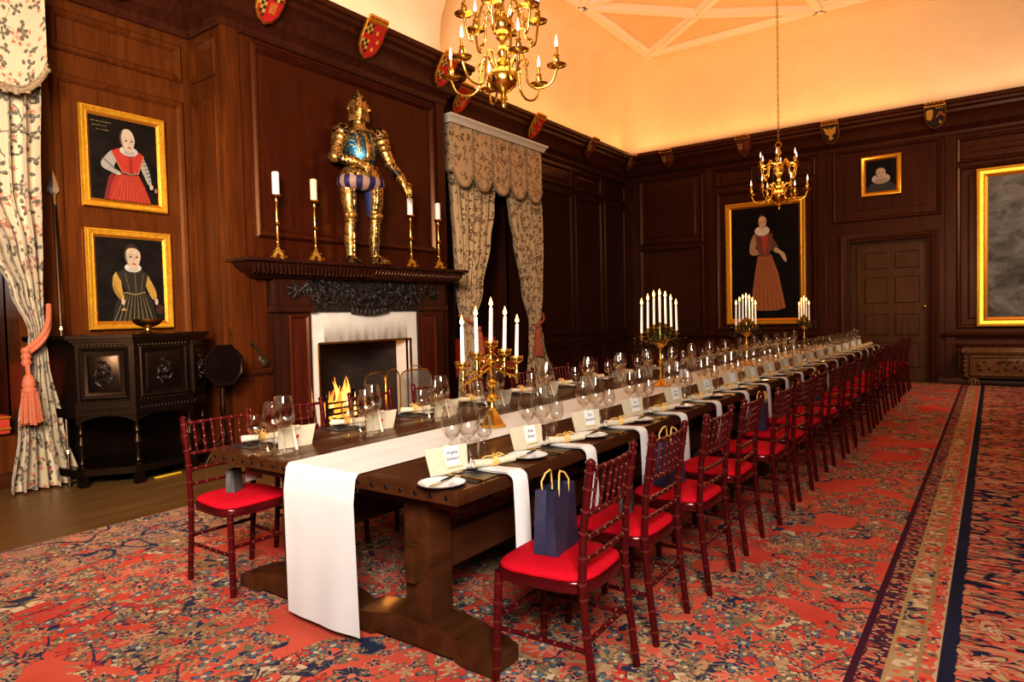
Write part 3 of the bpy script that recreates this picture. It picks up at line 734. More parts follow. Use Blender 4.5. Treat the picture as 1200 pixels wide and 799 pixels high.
# ------------------------------------------------------------------ curtains and pelmets
def drape(name, mat, parent, x, keys, folds, depth, ztop, zbot, seed=0, ragged=.0):
    """keys: (z, y_left, y_right) from top to bottom"""
    def at(z):
        for (za, la, ra), (zb, lb, rb) in zip(keys, keys[1:]):
            if zb <= z <= za:
                t_ = (za-z)/(za-zb); t_ = t_*t_*(3-2*t_); return la+(lb-la)*t_, ra+(rb-ra)*t_
        return keys[-1][1:] if z < keys[-1][0] else keys[0][1:]
    mb = MB()
    def fn(u, v):
        z = ztop+(zbot-ztop)*v; a, b = at(z); sq = min(1.0, .35+(b-a)/.6)
        ph = folds*2*PI*u+seed+.5*sin(v*3+seed)
        d = depth*sq*(sin(ph)+.35*sin(2.3*ph+1+v*2))
        return Vector((x + d + .03*v, a+(b-a)*(u+.035*cos(ph)), z + (ragged*sin(ph*.5) if v > .99 else 0)))
    mb.grid(fn, 64, 60, mat, (1.25*abs(keys[0][2]-keys[0][1])*1.6, (ztop-zbot)))
    o = mb.build(name, None, parent, smooth=80)
    return o
def scallops(mb, fr, y0, y1, z1, zlow, n, sag, off, mat):
    """valance with n scalloped tabs"""
    def fn(u, v):
        k = min(int(u*n), n-1); w = u*n-k; bot = zlow - sag*(1-abs(2*w-1)**2.4)
        return fr.p(y0+(y1-y0)*u, z1+(bot-z1)*v, off+.012*sin(PI*w)*v)
    mb.grid(fn, n*14, 14, mat, ((y1-y0)*1.3, (z1-zlow)*1.3))
    return [fn(i/(n*14), 1) for i in range(n*14+1)]
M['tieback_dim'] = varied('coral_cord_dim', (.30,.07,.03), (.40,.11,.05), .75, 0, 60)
def tassel(parent, p, s_=1.0, mt='tieback'):
    mb = MB(); X = Matrix.Translation(p) @ Matrix.Scale(s_, 4)
    mb.lathe([(.012,.10),(.03,.085),(.042,.05),(.047,.02),(.04,.0),(.052,-.015),(.050,-.03)], 14, X=X)
    tb = mb.build('tassel', M[mt], parent)
    mb = MB()
    for k in range(26):
        a = k*2.4; r = .045*math.sqrt((k+.5)/26); q = Vector(p)+Vector((r*cos(a), r*sin(a), -.03))*s_
        mb.tube([q, q+Vector((.3*r*cos(a), .3*r*sin(a), -.12))*s_, q+Vector((.55*r*cos(a), .55*r*sin(a), -.235-.01*sin(k)))*s_], .011*s_, 5)
    mb.build('tassel_fringe', M[mt], tb)
def rope_pts(a, b, sagv, n=10): return [Vector(a).lerp(Vector(b), k/n)+Vector(sagv)*sin(PI*k/n) for k in range(n+1)]

t = thing('window_curtain', 'cream floral curtain tied back at the left edge, under a scalloped pelmet', 'curtain', (0,0,0))
XC = -6.78
drape('drape', M['curtain'], t, XC, [(3.75,1.72,2.43),(2.6,1.75,2.39),(2.1,2.0,2.38),(1.75,2.14,2.37),(1.38,2.26,2.37),(1.15,2.24,2.39),(.55,2.14,2.47),(.02,2.06,2.58)], 6, .055, 3.75, .02, 1.0)
mb = MB(); low = scallops(mb, LW(XC+.14), .75, 2.46, 4.7, 3.66, 3, .26, 0, M['curtain']); 
mb.grid(lambda u, v: Vector((XC+.14-.5*u, 2.46, 4.7-1.04*v)), 8, 8, M['curtain'], (.6, 1.3))
val = mb.build('valance', None, t, smooth=50)
mb = MB(); mb.tube(low, .022, 6); mb.tube([p+Vector((.004,0,.035)) for p in low], .010, 5); 
for k, p in enumerate(low[::2]): mb.sphere(p+Vector((0,0,-.02)), .026, 6)
mb.build('fringe', M['fringe'], val)
mb = MB(); mb.tube(rope_pts((XC+.02,2.42,1.62), (XC+.13,2.20,1.24), (.10,.02,-.03)), .022, 8); mb.tube(rope_pts((XC+.03,2.42,1.58), (XC+.13,2.20,1.20), (.10,.02,-.04)), .020, 8)
for k in range(3): mb.sphere((XC+.15, 2.19, 1.23-.05*k), .04, 8)
mb.tube([(XC+.16,2.19,1.2),(XC+.17,2.19,1.1),(XC+.18,2.19,1.02)], .018, 6)
tb = mb.build('tieback', M['tieback'], t); tassel(tb, Vector((XC+.18, 2.19, .92)), 1.15)

t = thing('window_curtain', 'brown-patterned curtains tied back beneath a white-topped pelmet right of the fireplace', 'curtain', (0,0,0))
XC = XL+.26
drape('drape', M['curtain2'], t, XC, [(3.75,7.93,9.12),(3.2,7.99,9.06),(2.7,8.04,8.94),(1.87,8.10,8.70),(1.27,8.20,8.45),(1.0,8.17,8.50),(.03,8.05,8.70)], 6, .05, 3.75, .03, .4)
drape('drape', M['curtain2'], t, XC, [(3.75,9.50,10.56),(3.2,9.60,10.60),(2.8,9.71,10.60),(1.9,9.93,10.53),(1.27,10.14,10.44),(1.0,10.12,10.52),(.03,9.98,10.92)], 6, .05, 3.75, .03, 2.4)
Y0, Y1 = 7.90, 10.40
mb = MB(); low = scallops(mb, LW(XC+.17), Y0, Y1, 4.42, 3.70, 5, .24, 0, M['curtain2'])
for y in (Y0, Y1): mb.grid(lambda u, v, y=y: Vector((XC+.17-.40*u, y, 4.42-.74*v)), 8, 8, M['curtain2'], (.5, .9))
val = mb.build('valance', None, t, smooth=50)
mb = MB(); mb.tube(low, .022, 6)
for k in range(1, 5):
    y = Y0+(Y1-Y0)*k/5; mb.tube([(XC+.18, y, 4.38), (XC+.182, y, 3.70)], .014, 6)
mb.tube([(XC-.2,Y0,3.68),(XC+.17,Y0,3.68)], .02, 6)
mb.build('fringe', M['fringe'], val)
mb = MB(); pth = [(XC-.25, Y0-.04), (XC+.19, Y0-.04), (XC+.19, Y1+.04), (XC-.25, Y1+.04)]
sweep(mb, pth, [(0,4.40),(.015,4.40),(.02,4.43),(.035,4.45),(.045,4.47),(.07,4.49),(.07,4.52),(-.3,4.52)])
mb.build('pelmet_cornice', M['cornice_white'], t, smooth=30)
for ya, yb_ in ((8.12, 8.50), (10.56, 10.22)):
    mb = MB(); mb.tube(rope_pts((XC+.02, ya, 1.46), (XC+.10, yb_, 1.26), (.08,0,-.03)), .022, 8); mb.sphere((XC+.12, yb_, 1.24), .05, 8)
    tb = mb.build('tieback', M['tieback_dim'], t); tassel(tb, Vector((XC+.13, yb_, 1.06)), 1.4, 'tieback_dim')

def window_seat(y0, y1, z0, label):
    t = thing('upholstered_bench', label, 'bench', (XL-.35, (y0+y1)/2, z0)); h = (y1-y0)/2
    mb = MB(); mb.cbox((-.26,-h,.0), (.28,h,.17), .03); mb.build('seat_cushion', M['seat_red_old'], t)
    mb = MB(); mb.cbox((-.36,-h,.15), (-.22,h,.62), .04); mb.build('back_cushion', M['seat_red_old'], t)
    mb = MB(); mb.tube([(.285,-h,.05),(.285,h,.05)], .012, 6); mb.tube([(.285,-h,.15),(.285,h,.15)], .012, 6); mb.build('piping', M['gold_in'], t)
window_seat(.45, 2.24, .47, 'red upholstered window seat behind the left-edge curtain')
window_seat(8.42, 10.22, .43, 'red upholstered window seat between the tied-back curtains by the fireplace')

# ------------------------------------------------------------------ pictures
def painting(name, label, fr, u0, u1, v0, v1, w, patches, canvas='canvas_dark', gap=.02, fmat='gold', gain=1.0):
    c = fr.p((u0+u1)/2, (v0+v1)/2, 0); t = thing('framed_painting', label, 'painting', c)
    f2 = Fr(-Vector(c)+fr.o, fr.u, fr.v, fr.n)
    mb = MB()
    moulding(mb, f2, u0, u1, v0, v1, [(0,gap),(0,gap+.03),(w*.10,gap+.045),(w*.22,gap+.048),(w*.30,gap+.034),(w*.62,gap+.026),(w*.66,gap+.030)], M[fmat], fill=False)
    moulding(mb, f2, u0+w*.66, u1-w*.66, v0+w*.66, v1-w*.66, [(0,gap+.030),(w*.06,gap+.034),(w*.22,gap+.022),(w*.34,gap+.012)], M['gold_in'], fill=False)
    mb.build('frame', None, t, smooth=30)
    a, b, c_, d = u0+w*.97, u1-w*.97, v0+w*.97, v1-w*.97
    mb = MB(); mb.add([f2.p(a,c_,gap+.012), f2.p(b,c_,gap+.012), f2.p(b,d,gap+.012), f2.p(a,d,gap+.012)], [(0,1,2,3)])
    mb.build('canvas', M[canvas], t, smooth=0)
    if patches:
        mb = MB()
        for k, pt in enumerate(patches):
            col, pts, sm = pt
            pp = smooth_curve([Vector((x, y, 0)) for x, y in pts]) if sm else [Vector((x, y, 0)) for x, y in pts]
            h = gap+.0125+.0006*k
            pp = [Vector((min(1,max(0,p.x)), min(1,max(0,p.y)), 0)) for p in pp]
            mb.add([f2.p(a+(b-a)*p.x, d+(c_-d)*p.y, h) for p in pp], [tuple(range(len(pp)))], paint(tuple(q*gain for q in col)))
        mb.build('painted_figure', None, t, smooth=0)
    return t
def ell(x, y, rx, ry, n=10): return [(x+rx*cos(2*PI*k/n), y+ry*sin(2*PI*k/n)) for k in range(n)]
def face(x, y, rx, ry, skin, hair, hairtop=.5, turn=.1):
    s_ = []
    if hair: s_.append((hair, ell(x-rx*.12, y-ry*.16, rx*1.07, ry*.98), True))
    s_.append((skin, [(x-rx*.92,y-ry*.35),(x-rx*.55,y-ry*hairtop*1.7),(x+rx*.4,y-ry*hairtop*1.75),(x+rx*.95,y-ry*.35),(x+rx*.9,y+ry*.25),(x+rx*.45,y+ry*.9),(x+rx*.05,y+ry),(x-rx*.5,y+ry*.75),(x-rx*.88,y+ry*.2)], True))
    sh = tuple(q*.72 for q in skin); o = rx*turn
    s_.append((sh, [(x-rx*.92,y-ry*.3),(x-rx*.75,y-ry*.1),(x-rx*.6,y+ry*.5),(x-rx*.35,y+ry*.85),(x-rx*.6,y+ry*.7),(x-rx*.9,y+ry*.2)], True))
    for e in (-.38, .42):
        s_.append(((.10,.05,.03), ell(x+o+rx*e, y-ry*.02, rx*.19, ry*.07, 8), True))
        s_.append((tuple(q*.6 for q in skin), [(x+o+rx*(e-.28),y-ry*.17),(x+o+rx*e,y-ry*.26),(x+o+rx*(e+.28),y-ry*.17),(x+o+rx*e,y-ry*.20)], False))
    s_.append((sh, [(x+o+rx*.02,y-ry*.05),(x+o+rx*.10,y+ry*.3),(x+o-rx*.08,y+ry*.36),(x+o-rx*.02,y+ry*.2)], False))
    s_.append(((.42,.09,.07), ell(x+o+rx*.02, y+ry*.56, rx*.28, ry*.075, 8), True))
    return s_
def scribble(x, y, w, n, h=.010, col=(.45,.32,.10)):
    out = []; rnd = random.Random(int(x*1000+y*100)); px = x
    while px < x+w:
        l = rnd.uniform(.008,.02); out.append((col, [(px,y),(px+l,y-.002),(px+l,y+h*rnd.uniform(.3,.6)),(px,y+h*rnd.uniform(.3,.5))], False))
        if rnd.random() < .4: out.append((col, [(px,y-h*.8),(px+.004,y-h*.8),(px+.004,y+h),(px,y+h)], False))
        px += l+.008
    return out
SK = (.58,.44,.31); RUFF = (.62,.58,.50)
p1 = scribble(.03,.07,.28,0)+scribble(.05,.12,.18,0)+scribble(.10,.17,.17,0)
p1 += [((.22,.02,.015), [(.24,.72),(.33,.64),(.30,1),(.16,1)], False), ((.42,.035,.02), [(.40,.655),(.52,.675),(.68,.655),(.76,.78),(.82,.9),(.86,1),(.22,1),(.28,.8),(.33,.70)], False)]
for k in range(11): x = .42+.024*k; p1.append(((.62,.12,.05), [(x,.68),(x+.006,.68),(.26+.056*k+.010,1),(.26+.056*k,1)], False))
p1 += [((.40,.37,.32), [(.30,.40),(.22,.46),(.14,.55),(.15,.62),(.26,.66),(.37,.69),(.40,.65),(.32,.60),(.36,.50)], True), ((.40,.37,.32), [(.73,.42),(.80,.50),(.85,.62),(.87,.74),(.82,.76),(.76,.66),(.71,.55)], True)]
for k in range(6): p1.append(((.14,.12,.10), [(.16+.03*k,.50+.02*k),(.19+.03*k,.52+.02*k),(.185+.03*k,.535+.02*k),(.155+.03*k,.515+.02*k)], False)); p1.append(((.14,.12,.10), [(.74+.018*k,.48+.045*k),(.79+.016*k,.47+.045*k),(.79+.016*k,.485+.045*k),(.74+.018*k,.495+.045*k)], False))
p1 += [(SK, ell(.38,.672,.03,.02), True), (SK, ell(.86,.79,.03,.035), True), ((.3,.2,.15), ell(.93,.83,.025,.03), True)]
p1 += [((.50,.045,.028), [(.27,.41),(.40,.36),(.55,.38),(.70,.38),(.765,.42),(.70,.56),(.675,.64),(.55,.665),(.42,.645),(.36,.55)], False), ((.65,.25,.07), [(.27,.41),(.285,.41),(.43,.645),(.42,.645)], False), ((.65,.25,.07), [(.765,.42),(.75,.42),(.665,.64),(.675,.64)], False), ((.30,.025,.018), [(.535,.40),(.565,.40),(.585,.655),(.535,.66)], False), ((.25,.20,.15), [(.42,.64),(.55,.66),(.68,.635),(.68,.65),(.55,.678),(.42,.655)], False)]
p1 += [(RUFF, ell(.535,.385,.135,.06), True), ((.45,.41,.35), ell(.54,.405,.09,.03), True)] + face(.525,.265,.105,.135, (.62,.49,.36), (.08,.03,.02), .58, .12)
XP = XL; sc = 7.15/7.1
painting('p', 'gilt-framed portrait of a child in a red dress with white ruff, above another portrait', LW(XP), 2.875, 3.69, 2.59, 3.57, .085, p1, gain=.66)
Y2 = (.50,.29,.06)
p2 = [((.02,.016,.012), [(.36,.66),(.55,.68),(.72,.66),(.82,.78),(.88,1),(.20,1),(.25,.8)], False)]
for k in range(9): x = .40+.036*k; p2.append(((.30,.22,.08), [(x,.68),(x+.005,.68),(.22+.072*k+.012,1),(.22+.072*k,1)], False))
p2 += [(Y2, [(.29,.41),(.235,.46),(.22,.56),(.25,.66),(.33,.74),(.38,.72),(.36,.62),(.34,.5)], True), (Y2, [(.72,.42),(.79,.50),(.86,.62),(.875,.71),(.81,.735),(.74,.63),(.71,.54)], True),
       ((.36,.19,.035), [(.24,.5),(.27,.6),(.34,.72),(.31,.72),(.24,.63)], True), ((.025,.020,.012), [(.28,.42),(.40,.37),(.52,.40),(.66,.375),(.75,.42),(.72,.54),(.69,.64),(.55,.67),(.42,.65),(.36,.54)], False),
       ((.20,.15,.05), [(.545,.40),(.555,.40),(.565,.66),(.555,.66)], False), ((.16,.12,.04), [(.40,.42),(.41,.42),(.47,.64),(.46,.64)], False), ((.16,.12,.04), [(.68,.42),(.67,.42),(.63,.64),(.64,.64)], False), ((.30,.22,.09), [(.38,.645),(.55,.67),(.70,.64),(.70,.655),(.55,.685),(.38,.66)], False),
       (SK, ell(.36,.765,.028,.04), True), (SK, ell(.865,.765,.028,.04), True), ((.45,.30,.10), ell(.365,.86,.04,.015), True), ((.07,.015,.012), ell(.91,.86,.06,.06), True),
       (RUFF, ell(.525,.352,.125,.055), True), ((.48,.44,.38), ell(.53,.37,.08,.025), True)] + face(.53,.225,.115,.145, (.58,.44,.31), (.03,.014,.01), .42, .06)
painting('p', 'gilt-framed portrait of a child with ochre sleeves, below another portrait', LW(XP), 2.885, 3.705, 1.385, 2.385, .085, p2, gain=.70)
OR = (.33,.115,.035)
p3 = [(OR, [(.40,.44),(.60,.43),(.70,.60),(.76,.78),(.80,.905),(.68,.93),(.42,.93),(.30,.905),(.32,.75),(.36,.58)], False)]
for k in range(7): p3.append(((.22,.065,.02), [(.42+.026*k,.46),(.43+.026*k,.46),(.355+.067*k,.92),(.34+.067*k,.92)], False))
p3 += [((.36,.22,.12), [(.36,.24),(.30,.30),(.28,.40),(.34,.43),(.46,.42),(.46,.385),(.37,.37),(.40,.3)], True), ((.10,.05,.03), [(.58,.26),(.64,.30),(.70,.37),(.66,.41),(.58,.37)], True), ((.45,.34,.2), [(.66,.37),(.76,.41),(.80,.44),(.82,.50),(.78,.49),(.72,.43),(.65,.41)], True), (SK, ell(.47,.405,.03,.015), True),
       ((.16,.05,.025), [(.37,.24),(.62,.24),(.62,.35),(.56,.445),(.44,.445),(.38,.35)], False), ((.36,.05,.03), [(.46,.26),(.55,.26),(.52,.42),(.49,.42)], False), (RUFF, ell(.47,.215,.11,.045), True)] + face(.475,.14,.06,.065, (.62,.44,.30), (.05,.025,.015), .45, .15)
painting('p', 'tall gilt-framed full-length portrait of a lady in an orange gown', BW(YB), -4.77, -3.12, 1.12, 3.74, .13, p3, gap=.05, gain=1.25)
p4 = [((.02,.018,.016), [(.05,1),(.12,.78),(.35,.70),(.65,.70),(.88,.78),(.97,1)], True), ((.50,.40,.32), ell(.50,.60,.30,.16), True), ((.36,.27,.20), ell(.50,.66,.22,.08), True)] + face(.50,.42,.16,.18, (.55,.40,.30), (.03,.02,.015), .45, .1) 
painting('p', 'small gilt-framed portrait of a ruffed sitter above the back door', BW(YB), -2.11, -1.42, 3.58, 4.35, .085, p4, gap=.02)
painting('p', 'large gilt-framed painting of murky grey cloud at the right edge', BW(YB), -.25, 2.0, 1.03, 3.86, .17, [((.05,.048,.042), [(.0,.62),(.3,.66),(.7,.6),(1,.66),(1,1),(0,1)], True)][:0], canvas='canvas_grey', gap=.045)

# ------------------------------------------------------------------ shields on the cornice
def shield(label, fr, u, v, h, style, hidden=False):
    h *= .87; w = h*.74; t = thing('heraldic_shield', label, 'shield', fr.p(u, v, .31), 0, 'carved shields along the cornice')
    # lean outwards at the top, following the cornice cove
    vv = (fr.v*cos(.62) + fr.n*sin(.62)).normalized(); nn = fr.u.cross(vv)
    F = Fr((0,0,0), fr.u, vv, nn)
    def out(s_): return [(-.5*s_,.5),(0,.5),(.5*s_,.5),(.5*s_,.05),(.44*s_,-.2),(.26*s_,-.40),(0,-.5),(-.26*s_,-.40),(-.44*s_,-.2),(-.5*s_,.05)]
    def inside(x, y): return abs(x) < .5*(1 if y > .05 else max(0, 1-((.05-y)/.55)**2.2))
    o1, red, dk, gd = out(1), paint((.48,.02,.015)), paint((.03,.035,.02)), paint((.62,.34,.06))
    if style in ('dark','eagle','chevron'): red = paint((.035,.02,.016))
    if style == 'plain': red = paint((.10,.02,.016))
    mb = MB(); rs = []
    for s_, c in ((1,-.03),(1,.0),(.93,.008),(.90,.002)): rs.append([F.p(x*w*s_, y*h*s_, c) for x, y in o1])
    mb.rings(rs[:3], M['brass_old'] if style in ('plain','dark') else M['gold_in'], cap1=False); mb.add([p for p in rs[3]], [tuple(range(10))], red)
    mb.build('shield_board', None, t, smooth=0)
    mb = MB(); q = .0035
    def rect(x0, x1, y0, y1, m, z=.004):
        if inside((x0+x1)/2*1.08, (y0+y1)/2*1.08): mb.add([F.p(x*w*.9, y*h*.9, z) for x, y in ((x0,y0),(x1,y0),(x1,y1),(x0,y1))], [(0,1,2,3)], m)
    def checks(x0, y0, nx, ny, s_=.12):
        for i in range(nx):
            for j in range(ny): rect(x0+i*s_, x0+i*s_+s_, y0+j*s_*.8, y0+j*s_*.8+s_*.8, gd if (i+j) % 2 else dk)
    def pol(pts, m): mb.add([F.p(x*w, y*h, .0055) for x, y in pts], [tuple(range(len(pts)))], m)
    if style == 'red':
        checks(-.49, .18, 3, 3); checks(-.47, -.36, 3, 4); mb.build('chequers', None, t, smooth=0)
        for k in range(3):
            mb = MB(); pol([(.12+.13*(k % 2)+sx*.07, .25-.22*k+sy*.07) for sx, sy in ((-.9,-.6),(0,-1),(.9,-.6),(.9,.4),(.5,.9),(.3,.3),(0,1),(-.3,.3),(-.5,.9),(-.9,.4))], gd)
            if k < 2: mb.build('charges', None, t, smooth=0)
    elif style == 'barred':
        checks(-.49, -.36, 3, 6)
        for k in range(4): rect(.02+.07*k, .05+.07*k, -.22, .06, gd)
        checks(.08, .12, 3, 3)
    elif style == 'eagle':
        pol([(0,.34),(.06,.28),(.05,.2),(.16,.28),(.36,.34),(.30,.16),(.26,.02),(.12,-.02),(.08,-.12),(.16,-.26),(.05,-.22),(0,-.34),(-.05,-.22),(-.16,-.26),(-.08,-.12),(-.12,-.02),(-.26,.02),(-.30,.16),(-.36,.34),(-.16,.28),(-.05,.2),(-.06,.28)], gd)
    elif style == 'chevron':
        pol([(.04,.05),(.24,.24),(.46,.05),(.46,-.06),(.24,.12),(.04,-.06)], paint((.40,.10,.03)))
        pol([(.20,-.1),(.24,-.18),(.32,-.2),(.26,-.25),(.24,-.33),(.20,-.25),(.13,-.2),(.2,-.18)], gd); pol([(-.4,.3),(-.2,.36),(-.08,.3),(-.1,.05),(-.2,-.12),(-.4,-.05)], gd); 
        for x in (.08,.2,.33): pol([(x+.05*cos(a), .38+.04*sin(a)) for a in (0,1.57,3.14,4.71)], gd)
    else:
        checks(-.40, -.1, 3, 4, .11); pol([(.05,.3),(.4,.3),(.38,0),(.2,-.2),(.05,-.1)], paint((.18,.04,.03)))
    mb.build('charges', None, t, smooth=0)
    mb = MB()
    for k in range(5): mb.sphere(F.p((-.36+.18*k)*w, h*.60, -.01), .035*h/.45, 6)
    mb.rings([[F.p(x*w, y*h, c) for x, y in ((-.42,.50),(.42,.50),(.42,.57),(-.42,.57))] for c in (-.03,.012)])
    mb.build('crest', M['brass_old'] if style != 'red' else M['gold_in'], t, smooth=40)
LB = LW(XB)
shield('red and gold chequered shield with gold bars above the left candlesticks', LB, 4.44, 4.80, .50, 'barred')
shield('red shield with gold charges above the suit of armour', LB, 5.87, 4.86, .52, 'red')
shield('shadowed red shield at the corner of the chimney breast behind the near chandelier', LB, 7.24, 4.86, .50, 'red')
shield('red shield directly over the left end of the far pelmet', L, 8.30, 4.84, .50, 'barred')
shield('dim red shield over the right end of the far pelmet', L, 10.42, 4.86, .50, 'red')
shield('dim shield on the left cornice, second from the far corner', L, 12.5, 4.86, .48, 'plain')
shield('dim shield on the left cornice right beside the far corner', L, 14.4, 4.86, .46, 'plain')
shield('gold-edged shield at the top edge above the left portraits', L, 3.22, 4.80, .50, 'dark')
shield('dark shield on the back cornice nearest the far corner', BK, -5.98, 4.86, .48, 'plain')
shield('dark red shield on the back cornice above the lady portrait', BK, -4.28, 4.86, .50, 'plain')
shield('shield with a gold eagle above the small portrait', BK, -2.60, 4.84, .50, 'eagle')
shield('shield with gold chevron and star at the right of the back cornice', BK, -.86, 4.84, .52, 'chevron')

# ------------------------------------------------------------------ suit of armour on the mantel shelf
AX, AY, AZ = XB+.22, 5.70, MZ
t = thing('suit_of_armour', 'gilded suit of armour with striped trunk hose standing on the mantel shelf', 'armour', (AX, AY, AZ), -.22)
def loft(secs, n=16, mat=None, uv=False, mb=None):
    m_ = mb or MB(); rs = []
    for cx_, cy_, z, rx, ry in secs: rs.append([Vector((cx_+rx*cos(2*PI*j/n), cy_+ry*sin(2*PI*j/n), z)) for j in range(n)])
    m_.rings(rs, mat, uv=uv); return m_
G1, GE, BL, NV = M['arm_gold'], M['arm_etch'], M['arm_blue'], M['arm_navy']
for s, cy_, fx in ((-1, -.155, .00), (1, .155, .05)):
    yt = cy_+.02*s
    mb = loft([(fx-.02,cy_,.08,.065,.055),(fx-.03,cy_,.16,.058,.05),(fx-.035,cy_,.30,.082,.072),(fx-.02,cy_,.42,.08,.07),(fx,cy_,.53,.066,.062)], mat=G1)
    mb.tube([(fx+.03,cy_-.02*s,.12),(fx+.045,cy_-.02*s,.30),(fx+.05,cy_-.01*s,.50)], .022, 8, GE)
    mb.lathe([(.07,.52),(.078,.53),(.078,.55),(.07,.56)], 16, (fx-.0,cy_,0), G1)
    mb.build('greave', None, t, smooth=50)
    mb = MB(); rs = []
    for q in range(9):
        u = q/8; x = fx-.09+.34*u; w_ = .045+.028*sin(PI*min(1,u*1.15))**.7*(1-.4*u**4); h_ = .11*(1-u)**.8+.035
        if q in (0,8): w_ *= .5; h_ *= .7
        rs.append([Vector((x, cy_+s*.03*u+w_*cos(a), max(.0,h_*.5+h_*.55*sin(a)))) for a in [2*PI*j/12 for j in range(12)]])
    mb.rings(rs, GE)
    for q in range(4): mb.tube([(fx+.03+.045*q, cy_+.02*s*q*.5-.06, .02), (fx+.035+.045*q, cy_+.02*s*q*.5, .125-.018*q), (fx+.03+.045*q, cy_+.02*s*q*.5+.06, .02)], .007, 6, G1)
    mb.build('sabaton', None, t, smooth=50)
    mb = MB(); mb.sphere((fx+.015,cy_,.60), .082, 14, G1, (1,.95,.9)); mb.sphere((fx+.02,cy_+.07*s,.60), .045, 10, G1, (1,.5,1.1)); mb.lathe([(.088,.645),(.09,.65),(.088,.66)], 16, (fx,cy_,0), G1); mb.build('poleyn', None, t, smooth=60)
    mb = loft([(fx+.0,cy_,.63,.080,.075),(fx+.0,yt,.75,.095,.088),(fx-.0,yt,.92,.108,.10),(fx-.01,yt,.98,.10,.095)], mat=G1)
    mb.tube([(fx+.075,cy_-.03*s,.65),(fx+.088,yt-.03*s,.78),(fx+.10,yt-.03*s,.94)], .026, 8, GE)
    if s > 0: loft([(fx-.03,yt-.055,.60,.06,.05),(fx-.03,yt-.07,.94,.09,.06)], mat=NV, mb=mb)
    mb.build('cuisse', None, t, smooth=50)
mb = loft([(0,0,.90,.10,.20),(0,0,.92,.18,.27),(.01,0,.98,.21,.31),(.01,0,1.05,.21,.30),(.01,0,1.11,.17,.25),(.01,0,1.14,.14,.21)], 40, M['hose'], True); mb.build('trunk_hose', None, t, smooth=60)
mb = loft([(.015,0,1.06,.20,.275),(.015,0,1.10,.20,.27),(.012,0,1.17,.165,.225),(.01,0,1.22,.145,.19)], 24, G1)
for y in (-.13, .0, .13): mb.tube([(.18-abs(y)*.35,y,1.20),(.205-abs(y)*.35,y*1.1,1.13),(.215-abs(y)*.35,y*1.2,1.05)], .035, 8, GE if y else BL, .5)
mb.build('fauld', None, t, smooth=40)
secs = []
for z, rx, ry, px in ((1.19,.135,.175,.0),(1.24,.16,.185,.03),(1.33,.175,.20,.04),(1.44,.17,.222,.03),(1.54,.145,.222,.01),(1.62,.10,.17,0),(1.66,.075,.10,0)): secs.append((z, rx, ry, px))
mb = MB(); rs = []
for z, rx, ry, px in secs:
    ring = []
    for j in range(28):
        a = 2*PI*j/28; x = rx*cos(a); y = ry*sin(a)
        if cos(a) > 0: x += px*max(0, 1-abs(y)/(ry*.55))
        ring.append(Vector((x, y, z)))
    rs.append(ring)
mb.rings(rs, BL)
for y in (-.085, 0, .085):
    pts = [Vector((rx*math.sqrt(max(.05,1-(y*1.25/ry)**2))+px*max(0,1-abs(y)/(ry*.55))+.002, y*(.8+.5*(z-1.19)/.45), z)) for z, rx, ry, px in secs[:6]]
    mb.tube(pts, .026 if y == 0 else .018, 8, G1, .5)
mb.tube([(.10,-.18,1.58),(.155,-.10,1.615),(.135,0,1.63),(.155,.10,1.615),(.10,.18,1.58)], .016, 6, G1)
mb.build('breastplate', None, t, smooth=45)
mb = loft([(.0,0,1.63,.11,.14),(.01,0,1.66,.085,.10),(.01,0,1.70,.07,.078),(.01,0,1.745,.072,.078),(.01,0,1.76,.08,.085)], mat=G1); mb.build('gorget', None, t, smooth=40)
ht = thing('helmet', None, None, (0,0,0), -.30); ht.parent = t
mb = MB(); rs = []
for z, rx, ry, dx in ((1.75,.08,.088,.01),(1.80,.105,.110,.0),(1.88,.120,.122,-.005),(1.96,.118,.118,-.01),(2.03,.10,.098,-.01),(2.075,.07,.062,-.01),(2.11,.04,.02,-.015)):
    rs.append([Vector((dx+rx*cos(a), ry*sin(a), z)) for a in [2*PI*j/20 for j in range(20)]])
mb.rings(rs, GE)
mb.tube([(.09,0,2.0),(.05,0,2.085),(-.01,0,2.135),(-.07,0,2.10),(-.12,0,2.0),(-.12,0,1.88)], [.008,.014,.016,.016,.014,.008], 6, G1)
mb.build('skull', None, ht, smooth=50)
mb = MB(); rs = []
for z, ex in ((1.75,.095),(1.80,.118),(1.86,.138),(1.895,.138),(1.93,.124),(1.965,.112)):
    rs.append([Vector((.0+(ex*(1-abs(q)**1.9)+.02), .126*q, z)) for q in [-1+2*j/12 for j in range(13)]])
mb.rings(rs, G1, closed=False)
for k in range(4):
    for s in (-1,1): mb.tube([(.135-.02*k,.025*s+.018*s*k,1.80),(.150-.022*k,.025*s+.018*s*k,1.87)], .005, 5, M['black'])  # black rods stand in for the dark openings of the visor
for s in (-1,1): mb.tube([(.128,.02*s,1.935),(.10,.06*s,1.935),(.06,.085*s,1.935)], .007, 5, M['black']); mb.sphere((.03,.126*s,1.90), .026, 8, G1)
mb.build('visor', None, ht, smooth=50)
